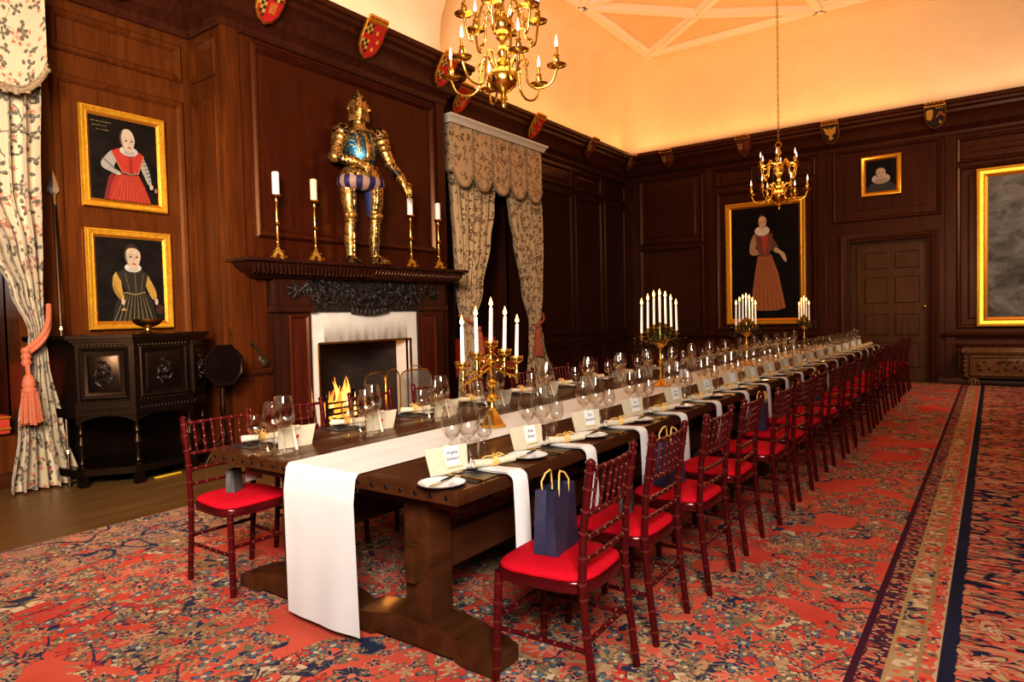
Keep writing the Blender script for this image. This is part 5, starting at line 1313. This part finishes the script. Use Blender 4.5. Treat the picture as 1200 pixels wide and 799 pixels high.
def mk_fork():
    mb = MB(); mb.tube([(.10,0,.004),(.0,0,.006),(-.03,0,.008)], [.005,.003,.004], 6)
    mb.cbox((-.065,-.011,.004),(-.028,.011,.007), .0015)
    for k in range(4): mb.tube([(-.06,-.0095+.0063*k,.005),(-.105,-.0095+.0063*k,.007)], .0018, 5)
    return mb.build('table_fork', M['brass'], None)
def mk_mat():
    mb = MB(); mb.cbox((-.10,-.125,0),(.10,.125,.006), .0015); return mb.build('slate_mat', M['slate'], None, smooth=30)
def mk_napkin(TOT=.66):
    mb = MB(); W = .048
    def fn(u, v):
        s = v*TOT; y = (u-.5)*2*W; bow = .004*sin(PI*u)
        if s < .25: x, z = .23-s, .009+bow*.6+.002*sin(s*30)
        elif s < .30: a = (s-.25)/.05*PI/2; x, z = -.02-.032*sin(a), .009-.032*(1-cos(a))+bow*.3
        else: d = s-.30; x, z = -.052-.012*sin(d*5)-bow*.6, -.023-d; y *= 1+.25*d; y += .015*d
        return Vector((x, y, z))
    mb.grid(fn, 8, 48); mb.grid(lambda u, v: fn(u, v)+(Vector((0,0,.006)) if v*TOT < .25 else Vector((-.006,0,0)) if v*TOT > .305 else Vector((-.004,0,.004))), 8, 48)
    o = mb.build('folded_napkin', M['napkin'], None, smooth=70); return o
def mk_scroll():
    t = thing('menu_scroll', None, None)
    mb = MB(); rs = []
    for u in range(9):
        x = -.105+.21*u/8; r = .0155+.003*abs(u-4)/4; rs.append([Vector((x, r*cos(a), r+.0+r*sin(a))) for a in [2*PI*j/14 for j in range(14)]])
    mb.rings(rs, cap0=False, cap1=False); rs2 = [[Vector((p.x, p.y*.72, .018+(p.z-.018)*.72)) for p in r] for r in rs]; mb.rings(rs2, cap0=False, cap1=False)
    for q in (0,-1): 
        a, b = rs[q], rs2[q]
        for j in range(14): mb.add([a[j],a[(j+1)%14],b[(j+1)%14],b[j]], [(0,1,2,3)])
    mb.build('rolled_paper', M['cream'], t, smooth=60)
    mb = MB()
    for k in range(5): mb.tube([(-.012+.006*k+.004*sin(j), .0205*cos(j*.63), .0185+.0205*sin(j*.63)) for j in range(11)], .0032, 5)
    for s in (-1,1): mb.tube([(0,0,.04),(.012*s,.022,.055),(.03*s,.030,.048),(.02*s,.008,.04),(0,0,.04),(.022*s,-.03,.036),(.03*s,-.045,.026)], .0035, 5)
    mb.build('raffia_bow', M['raffia'], t, smooth=60); return t
def mk_card():
    """standing menu card, front towards -x"""
    t = thing('menu_card', None, None); lean = tilt(.22,'Y')
    mb = MB(); h = .115; W0, W1 = .095, .108
    def q(y, z, d=0): return lean @ Vector((d, y, z))
    mb.rings([[q(-W0,0,d), q(W0,0,d), q(W1,h,d), q(-W1,h,d)] for d in (-.002,.002)]); pn = mb.build('card_panel', M['cream'], t, smooth=0)
    mb = MB(); mb.rings([[q(-.058,.034,d), q(.012,.034,d), q(.012,.112,d), q(-.058,.112,d)] for d in (-.0045,-.0025)]); nc = mb.build('name_card', M['white_card'], t, smooth=0)
    mb = MB(); mb.cbox((-.010,-.060,.024),(-.001,.010,.034), .002, None, lean); mb.build('clip_ledge', M['peg'], t)
    mb = MB(); s0, s1 = Vector((.10,-.045,.004)), q(-.03,.128,.006); sd_ = Vector((0,1,0))*.006
    mb.rings([[p-sd_-Vector((.003,0,0)), p+sd_-Vector((.003,0,0)), p+sd_+Vector((.003,0,0)), p-sd_+Vector((.003,0,0))] for p in (s0, s1)]); mb.cbox((-.004,-.016,.108),(.012,.014,.122), .003, None, lean); mb.build('strut', M['cream'], t, smooth=0)
    mb = MB(); hp = [(0,-1),(.7,-.35),(1,.25),(.75,.75),(.35,.8),(0,.45),(-.35,.8),(-.75,.75),(-1,.25),(-.7,-.35)]
    mb.rings([[q(.002+y*.013, .058+z*.014, d) for y, z in hp] for d in (.002,.0045)]); mb.build('red_seal', M['seal'], t, smooth=0)
    return t
def lettering(lines, parent):
    lean = tilt(.22,'Y')
    for k, tx in enumerate(lines):
        cu = bpy.data.curves.new('lettering','FONT'); cu.body = tx; cu.size = .0215; cu.shear = .3; cu.align_x = 'CENTER'; cu.offset = .0003
        o = bpy.data.objects.new('tmp', cu); COL.objects.link(o); bpy.context.view_layer.update()
        me = bpy.data.meshes.new_from_object(o.evaluated_get(bpy.context.evaluated_depsgraph_get())); bpy.data.objects.remove(o)
        # text lies in local xy; put it on the name card facing -x
        Xf = lean @ Matrix(((0,0,-1,-.0050),(-1,0,0,-.023),(0,1,0,.080-.026*k),(0,0,0,1)))
        me.transform(Xf); me.materials.append(M['ink'])
        q = bpy.data.objects.new('lettering', me); COL.objects.link(q); q.parent = parent
NAMES = {0: ('Angela','Stewart'), 1: ('Rob','Story'), 2: ('Tim','Swanton'), 3: ('Tim','Stewart'), 4: ('Ann','Shaw'), 5: ('Jo','Storey')}
rs_ = random.Random(77)
for side in ('R','L'):
    ex = TX['R'][1] if side == 'R' else TX['L'][0]; f = -1 if side == 'R' else 1; rz = PI if side == 'R' else 0
    add = 0.0 if side == 'R' else .13
    for k, cy_ in enumerate(SY):
        if side == 'L': cy_ += .05
        st = setting_text(k, side); sn = 'right' if side == 'R' else 'fireplace'
        def W(a, b, z=TZ): return (ex+f*a, cy_+(b if side == 'R' else -b), z)
        j = lambda q: rs_.uniform(-q, q)
        put('plate', mk_plate, 'white side plate with dark rim, '+st, 'plate', 'side plates on the %s side' % sn, W(.115, -.175), 0)
        put('knife', mk_knife, 'black-handled butter knife on a plate, '+st, 'knife', 'butter knives on the %s side' % sn, W(.115, -.175, TZ+.0165), PI/2+.12+j(.1)+(PI if side == 'L' else 0))
        put('mat', mk_mat, 'dark slate place mat, '+st, 'place mat', 'slate mats on the %s side' % sn, W(.115, .045), rz)
        put('napkin'+side, mk_napkin if side == 'R' else (lambda: mk_napkin(.51)), 'white napkin strip hanging over the edge, '+st, 'napkin', 'napkins on the %s side' % sn, W(0, (.13 if side == 'R' else -.01)+j(.01)), rz+j(.03))
        put('scroll', mk_scroll, 'rolled cream paper tied with raffia, '+st, 'scroll', 'raffia-tied scrolls on the %s side' % sn, W(.105, .155 if side == 'R' else .03, TZ+.020), rz+1.15+j(.12))
        put('spoon', mk_spoon, 'dark-handled dessert spoon, '+st, 'spoon', 'dessert spoons on the %s side' % sn, W(.175, .03, TZ+.006), rz-1.9+j(.1))
        if side == 'R': put('fork', mk_fork, 'gold-toned fork beside a plate, '+st, 'fork', 'forks on the %s side' % sn, W(.085, -.055, TZ+.006), rz+PI+j(.05))
        c = put('card', mk_card, 'cream standing menu card, '+st, 'menu card', 'menu cards on the %s side' % sn, W(.225+add, -.0, TZ), rz-(.27 if side == 'R' else .15)+j(.06))
        if side == 'R' and k in NAMES: CARDS = globals().setdefault('CARDS', []); CARDS.append((c, NAMES[k]))
        pos = [(.285+add,.215),(.33+add*.9,.145),(.25+add,.295),(.235+add,.175)] if side == 'R' else [(.29+add,.12),(.335+add*.9,.195),(.24+add,.26),(.245+add,.185)]
        for (gn, gl, prof), (a, b) in zip(GL_KIND, pos):
            put(gn, lambda: glass_mesh(gn, prof), gl+', '+st, 'glass', gn.replace('_',' ')+'es on the %s side' % sn if gn != 'water_tumbler' else 'water tumblers on the %s side' % sn, W(a+j(.012), b+j(.012), TZ+.0005), 0)
for c, nm in CARDS:
    for ch in c.children:
        if ch.name.startswith('name_card'): lettering(nm, ch)

# ------------------------------------------------------------------ candelabra on the runner
def flame_(mb, p, h=.058, r=.0125):
    mb.lathe([(.001,0),(r*.7,h*.10),(r,h*.28),(r*.75,h*.5),(r*.35,h*.78),(.0008,h)], 10, p, None)
def candelabra_plain(label, loc, rz, n, span):
    t = thing('candelabra', label, 'candelabra', loc, rz, 'candelabra down the middle of the tables')
    mb = MB(); mb.lathe([(.085,0),(.088,.008),(.07,.018),(.04,.035),(.022,.06),(.014,.09)], 24); mb.build('base', M['brass'], t, smooth=40)
    mb = MB(); mb.lathe([(.013,.085),(.0115,.12),(.0115,.20),(.022,.21),(.024,.22),(.014,.235),(.011,.25),(.011,.335),(.05,.365),(.062,.385),(.058,.388),(.02,.375),(.011,.39),(.010,.52)], 16); mb.build('stem', M['brass'], t, smooth=40)
    for k in range(n):
        u = -1+2*k/(n-1); y = span/2*u; z = .54-.085*abs(u)**1.5
        ar = thing('branch', None, None); ar.parent = t
        mb = MB(); mb.tube([(0,0,.42),(0,y*.4,.40-.01),(0,y*.85,.42),(0,y,z-.03),(0,y,z)], .006, 7); mb.lathe([(.008,z-.01),(.028,z),(.030,z+.004),(.013,z+.003),(.014,z+.03),(.011,z+.03)], 14, (0,y,0)); mb.build('holder', M['brass'], ar, smooth=50)
        lean = Vector((0, -.010*u, .262)); mb = MB(); a = Vector((0,y,z+.006)); mb.tube([a, a+lean*.5, a+lean*.97, a+lean], [.0115,.0105,.0095,.005], 12); mb.tube([a+lean, a+lean+Vector((0,0,.008))], .0014, 5); mb.build('candle', M['candle'], ar, smooth=50)
        mb = MB(); flame_(mb, a+lean+Vector((0,0,.004))); mb.build('flame', M['flame'], ar, smooth=80)
    mb = MB(); rnd = random.Random(int(loc[1]*100))
    for q in range(330):
        y = rnd.gauss(0, span*.27); y = max(-span*.56, min(span*.56, y)); x = rnd.gauss(0,.045); z = .455+rnd.gauss(0,.035)-.10*(y/(span*.5))**2*rnd.random()
        if rnd.random() < .12: z -= rnd.uniform(.02,.07)
        p = Vector((x,y,z)); a, b = rnd.uniform(0,6.28), rnd.uniform(-.9,.9); d = Vector((cos(a)*cos(b), sin(a)*cos(b), sin(b))); n_ = d.cross(Vector((.3,.2,1))).normalized(); s_ = rnd.uniform(.017,.032)
        nn_ = d.cross(n_); mb.add([p, p+d*s_*.5+n_*s_*.45, p+d*s_*1.2, p+d*s_*.5-n_*s_*.45, p+d*s_*.5+nn_*s_*.14], [(0,1,4),(1,2,4),(2,3,4),(3,0,4)])
    mb.build('ivy_garland', M['leaf'], t, smooth=0)['kind'] = 'stuff'
    return t
CX = -2.43
t = thing('candelabra', 'gothic brass five-arm candelabra with lit candles, nearest on the tables', 'candelabra', (CX, 3.16, TZ+.006), 0, 'candelabra down the middle of the tables')
mb = MB(); X6 = tilt(.3,'Z')
mb.lathe([(.085,0),(.085,.012),(.072,.020),(.058,.045),(.034,.085),(.022,.10)], 6, X=X6); mb.build('base', M['brass'], t, smooth=20)
mb = MB(); mb.lathe([(.018,.095),(.024,.11),(.016,.125),(.014,.15),(.036,.165),(.040,.178),(.030,.19),(.014,.20),(.014,.235),(.030,.25),(.034,.262),(.026,.275),(.013,.285),(.013,.36),(.028,.375),(.03,.385),(.014,.40),(.012,.45),(.02,.465),(.012,.48)], 14)
for k in range(6): a = PI/3*k; mb.sphere((.036*cos(a), .036*sin(a), .172), .011, 6); mb.sphere((.03*cos(a), .03*sin(a), .258), .009, 6)
mb.build('stem', M['brass'], t, smooth=45)
for y, z in ((-.262,.375),(-.135,.425),(0,.48),(.135,.425),(.262,.375)):
    ar = thing('branch', None, None); ar.parent = t; mb = MB()
    if y:
        s = 1 if y > 0 else -1; zs = .33 if abs(y) > .2 else .39
        mb.tube([(0,0,zs+.03),(0,y*.5,zs-.02),(0,y,z-.10)], .0085, 6); mb.tube([(0,0,zs+.055),(0,y*.55,zs+.015),(0,y,z-.05)], .006, 6)
        mb.sphere((0,y,z-.125), .010, 8); mb.sphere((0,y*.5,zs-.0), .014, 8); mb.sphere((0,y*.72,z-.09), .011, 8)
        for b in range(5): q = b/4; mb.sphere((0, y*(.15+.8*q), zs+.045+(z-.05-zs-.04)*q), .008, 6)
    mb.lathe([(.004,z-.14),(.011,z-.12),(.006,z-.10),(.016,z-.085),(.018,z-.07),(.008,z-.05),(.013,z-.03),(.008,z-.02),(.030,z-.006),(.040,z),(.041,z+.006),(.036,z+.006),(.015,z+.002),(.014,z+.02),(.010,z+.02)], 14, (0,y,0))
    for k in range(10):
        a = 2*PI*k/10; mb.tube([(.040*cos(a), y+.040*sin(a), z+.004), (.043*cos(a), y+.043*sin(a), z+.028)], .003, 5)
    mb.tube([(.042*cos(a), y+.042*sin(a), z+.02) for a in [2*PI*k/20 for k in range(21)]], .0028, 5)
    mb.tube([(.043*cos(a), y+.043*sin(a), z+.029) for a in [2*PI*k/20 for k in range(21)]], .0028, 5)
    mb.build('holder', M['brass'], ar, smooth=50)
    lean = Vector((0,(.012 if y == 0 else (.0 if y < 0 else .016)),.225)); a = Vector((0,y,z+.008)); mb = MB(); mb.tube([a, a+lean*.5, a+lean*.97, a+lean], [.0125,.0112,.010,.005], 12); mb.tube([a+lean, a+lean+Vector((0,0,.008))], .0014, 5); mb.build('candle', M['candle'], ar, smooth=50)
    mb = MB(); flame_(mb, a+lean+Vector((0,0,.004)), .056); mb.build('flame', M['flame'], ar, smooth=80)
for k, (y, lab) in enumerate(((5.66,'second candelabra from the near end, seven lit candles over ivy'),(8.25,'third candelabra from the near end, seven lit candles over ivy'),(11.3,'farthest candelabra, lit candles over ivy near the far end'))):
    candelabra_plain(lab, (CX, y, TZ+.006), (0,0,.45)[k], (7,7,5)[k], (.78,.80,.62)[k])

# bottles between the glasses
def mk_bottle():
    t = thing('water_bottle', None, None)
    mb = MB(); mb.lathe([(.001,0),(.034,0),(.036,.006),(.036,.17),(.030,.20),(.015,.225),(.0135,.27),(.016,.272),(.016,.285)], 18); mb.build('bottle_glass', M['glass'], t, smooth=50)
    mb = MB(); mb.lathe([(.0368,.05),(.0368,.12)], 18, cap=False); mb.build('paper_label', M['white_card'], t)
    mb = MB(); mb.lathe([(.0165,.268),(.0165,.29),(.014,.294),(.001,.294)], 14); mb.build('cap', M['steel'], t, smooth=30); return t
put('bottle', mk_bottle, 'clear glass bottle with white label beside the second candelabra', 'bottle', 'water bottles on the tables', (-2.36, 6.02, TZ+.006), 0)
put('bottle', mk_bottle, 'clear glass bottle with white label at the far end of the tables', 'bottle', 'water bottles on the tables', (-1.98, 13.05, TZ+.002), 0)

# ------------------------------------------------------------------ bags on the chairs
def gift_bag(label, loc, rz, w, d, h, mat, handles=True, cuff=False):
    t = thing('gift_bag', label, 'bag', loc, rz, 'gift bags left on the chairs')
    mb = MB()
    def pr(z, o):
        pin = .25*(z/h)**1.5
        return [(-d/2,-w/2),(d/2,-w/2),(d/2*(1-.2*pin),0-.0) if False else (d/2,0),(d/2,w/2),(-d/2,w/2),(-d/2,0)]
    rs = []
    for z in (0, h*.35, h*.7, h):
        p = z/h; dd_ = d/2*(1-.25*p); c_ = w/2-d*.22*p
        rs.append([Vector((-dd_,-w/2,z)), Vector((0,-c_,z)), Vector((dd_,-w/2,z)), Vector((dd_,w/2,z)), Vector((0,c_,z)), Vector((-dd_,w/2,z))])
    mb.rings(rs, cap1=False); mb.rings([[Vector((p.x*.96,p.y*.98,p.z)) for p in r] for r in rs[2:]], cap0=False, cap1=False)
    b = mb.build('paper_body', mat, t, smooth=0)
    if handles:
        for s in (-1, 1):
            mb = MB(); mb.tube([(s*d*.36,-w*.22,h-.03),(s*d*.38,-w*.22,h+.02),(s*d*.30,-w*.12,h+.05),(s*d*.22,0,h+.06),(s*d*.30,w*.12,h+.05),(s*d*.38,w*.22,h+.02),(s*d*.36,w*.22,h-.03)], .0038, 6); mb.build('rope_handle', M['rope'], t)
    return t
SZ = .4975
gift_bag('navy paper gift bag with rope handles on the nearest right-hand chair', (-1.41, RY[0]+.02, SZ), .10, .20, .10, .25, M['navy'])
gift_bag('small charcoal paper bag on the second right-hand chair', (-1.40, RY[1]+.06, SZ), .3, .10, .06, .12, M['grey_bag'], False)
gift_bag('navy paper gift bag with rope handles on the third right-hand chair', (-1.42, RY[2]+.0, SZ), -.1, .19, .09, .25, M['navy'])
gift_bag('navy paper gift bag with rope handles on the sixth right-hand chair', (-1.46, RY[5]-.02, SZ), .1, .165, .08, .235, M['navy'])
gift_bag('navy paper gift bag with rope handles on the ninth right-hand chair', (-1.46, RY[8]+.0, SZ), .1, .165, .08, .235, M['navy'])
gift_bag('small charcoal paper bag on the nearest fireplace-side chair', (-3.40, LY[0]-.02, SZ), .5, .085, .055, .12, M['grey_bag'], False)

# ------------------------------------------------------------------ light
def area(name, loc, target, sx, sy, power, col, spread=180):
    l = bpy.data.lights.new(name, 'AREA'); l.shape = 'RECTANGLE'; l.size = sx; l.size_y = sy; l.energy = power; l.color = col; l.spread = math.radians(spread)
    o = bpy.data.objects.new(name, l); COL.objects.link(o); o.location = loc
    o.rotation_euler = (Vector(target)-Vector(loc)).to_track_quat('-Z','Y').to_euler(); return o
def strip(name, loc, along, direc, L_, w_, power, col):
    l = bpy.data.lights.new(name, 'AREA'); l.shape = 'RECTANGLE'; l.size = L_; l.size_y = w_; l.energy = power; l.color = col
    o = bpy.data.objects.new(name, l); COL.objects.link(o); x = Vector(along).normalized(); z = -Vector(direc).normalized(); y = z.cross(x)
    o.matrix_world = Matrix(((x.x,y.x,z.x,loc[0]),(x.y,y.y,z.y,loc[1]),(x.z,y.z,z.z,loc[2]),(0,0,0,1))); return o
def point(name, loc, power, col, r=.05):
    l = bpy.data.lights.new(name, 'POINT'); l.energy = power; l.color = col; l.shadow_soft_size = r
    o = bpy.data.objects.new(name, l); COL.objects.link(o); o.location = loc; return o
KEY = (1.0,.93,.85)
area('flash_and_fill', (.5,-.5,2.6), (-2.6,3.6,.7), 1.1, 1.1, 300, KEY)  # the flash, bounced from the camera side
area('flash_and_fill', (-.6,-1.2,3.4), (-7.0,4.2,2.2), 1.4, 1.4, 210, (1,.84,.68), 75)  # added fill that brightens the left wall, no second flash
area('hall_fill', (1.6,7.0,6.3), (-3.0,8.5,1.2), 4, 4, 18, (1,.72,.48))  # added soft fill in mid-air, no fitting hangs here
area('hall_fill', (3.2,9.0,4.6), (-.6,14.8,1.8), 2.2, 2.2, 80, (1,.80,.62), 90)  # added fill to put sheen on the right-hand back panels
COVE = (1.0,.50,.16)
strip('cove_light', (XL+.25, 11.2, 5.14), (0,1,0), (.35,0,1), 6.6, .10, 28, COVE)
strip('cove_light', (-4.0, YB-.25, 5.14), (1,0,0), (0,-.35,1), 5.8, .10, 28, COVE)
strip('cove_light', (1.6, YB-.25, 5.14), (1,0,0), (0,-.35,1), 5.0, .10, 16, (1,.60,.32))
strip('cove_light', (XB+.25, 5.6, 5.14), (0,1,0), (.35,0,1), 3.4, .10, 11, (1,.76,.55))
area('ceiling_fill', (-3.2,10.5,4.4), (-3.2,10.5,7), 4, 6, 105, (1,.52,.19))  # added unseen in mid-air to spread the orange glow over the plaster
area('ceiling_fill', (1.5,8,4.4), (1.5,8,7), 4, 6, 60, (1,.62,.34))  # added plaster fill over the right of the hall
area('ceiling_fill', (-2.5,2.5,4.6), (-2.5,2.5,7), 4, 4, 55, (1,.76,.56))  # added paler plaster fill over the near end
point('fire_light', (XB-.05, 5.60, .42), 40, (1,.38,.08), .12)
for y, z, p in ((3.16,1.50,5), (5.66,1.64,8), (8.25,1.64,8), (11.3,1.64,8)): point('candle_light', (CX, y, z), p, (1,.55,.20), .12)
point('chandelier_light', (-2.45,3.38,3.1), 10, (1,.7,.42), .3); point('chandelier_light', (-2.45,9.92,3.3), 16, (1,.66,.36), .3)
w = bpy.data.worlds.new('world'); scene.world = w; w.use_nodes = True
w.node_tree.nodes['Background'].inputs[0].default_value = (.02,.014,.01,1); w.node_tree.nodes['Background'].inputs[1].default_value = .5
scene.view_settings.view_transform = 'Standard'; scene.view_settings.look = 'Medium High Contrast'; scene.view_settings.exposure = 0
cy_ = scene.cycles; cy_.max_bounces = 8; cy_.transparent_max_bounces = 24; cy_.glossy_bounces = 4; cy_.diffuse_bounces = 3; cy_.caustics_reflective = False; cy_.caustics_refractive = False; cy_.sample_clamp_indirect = 4
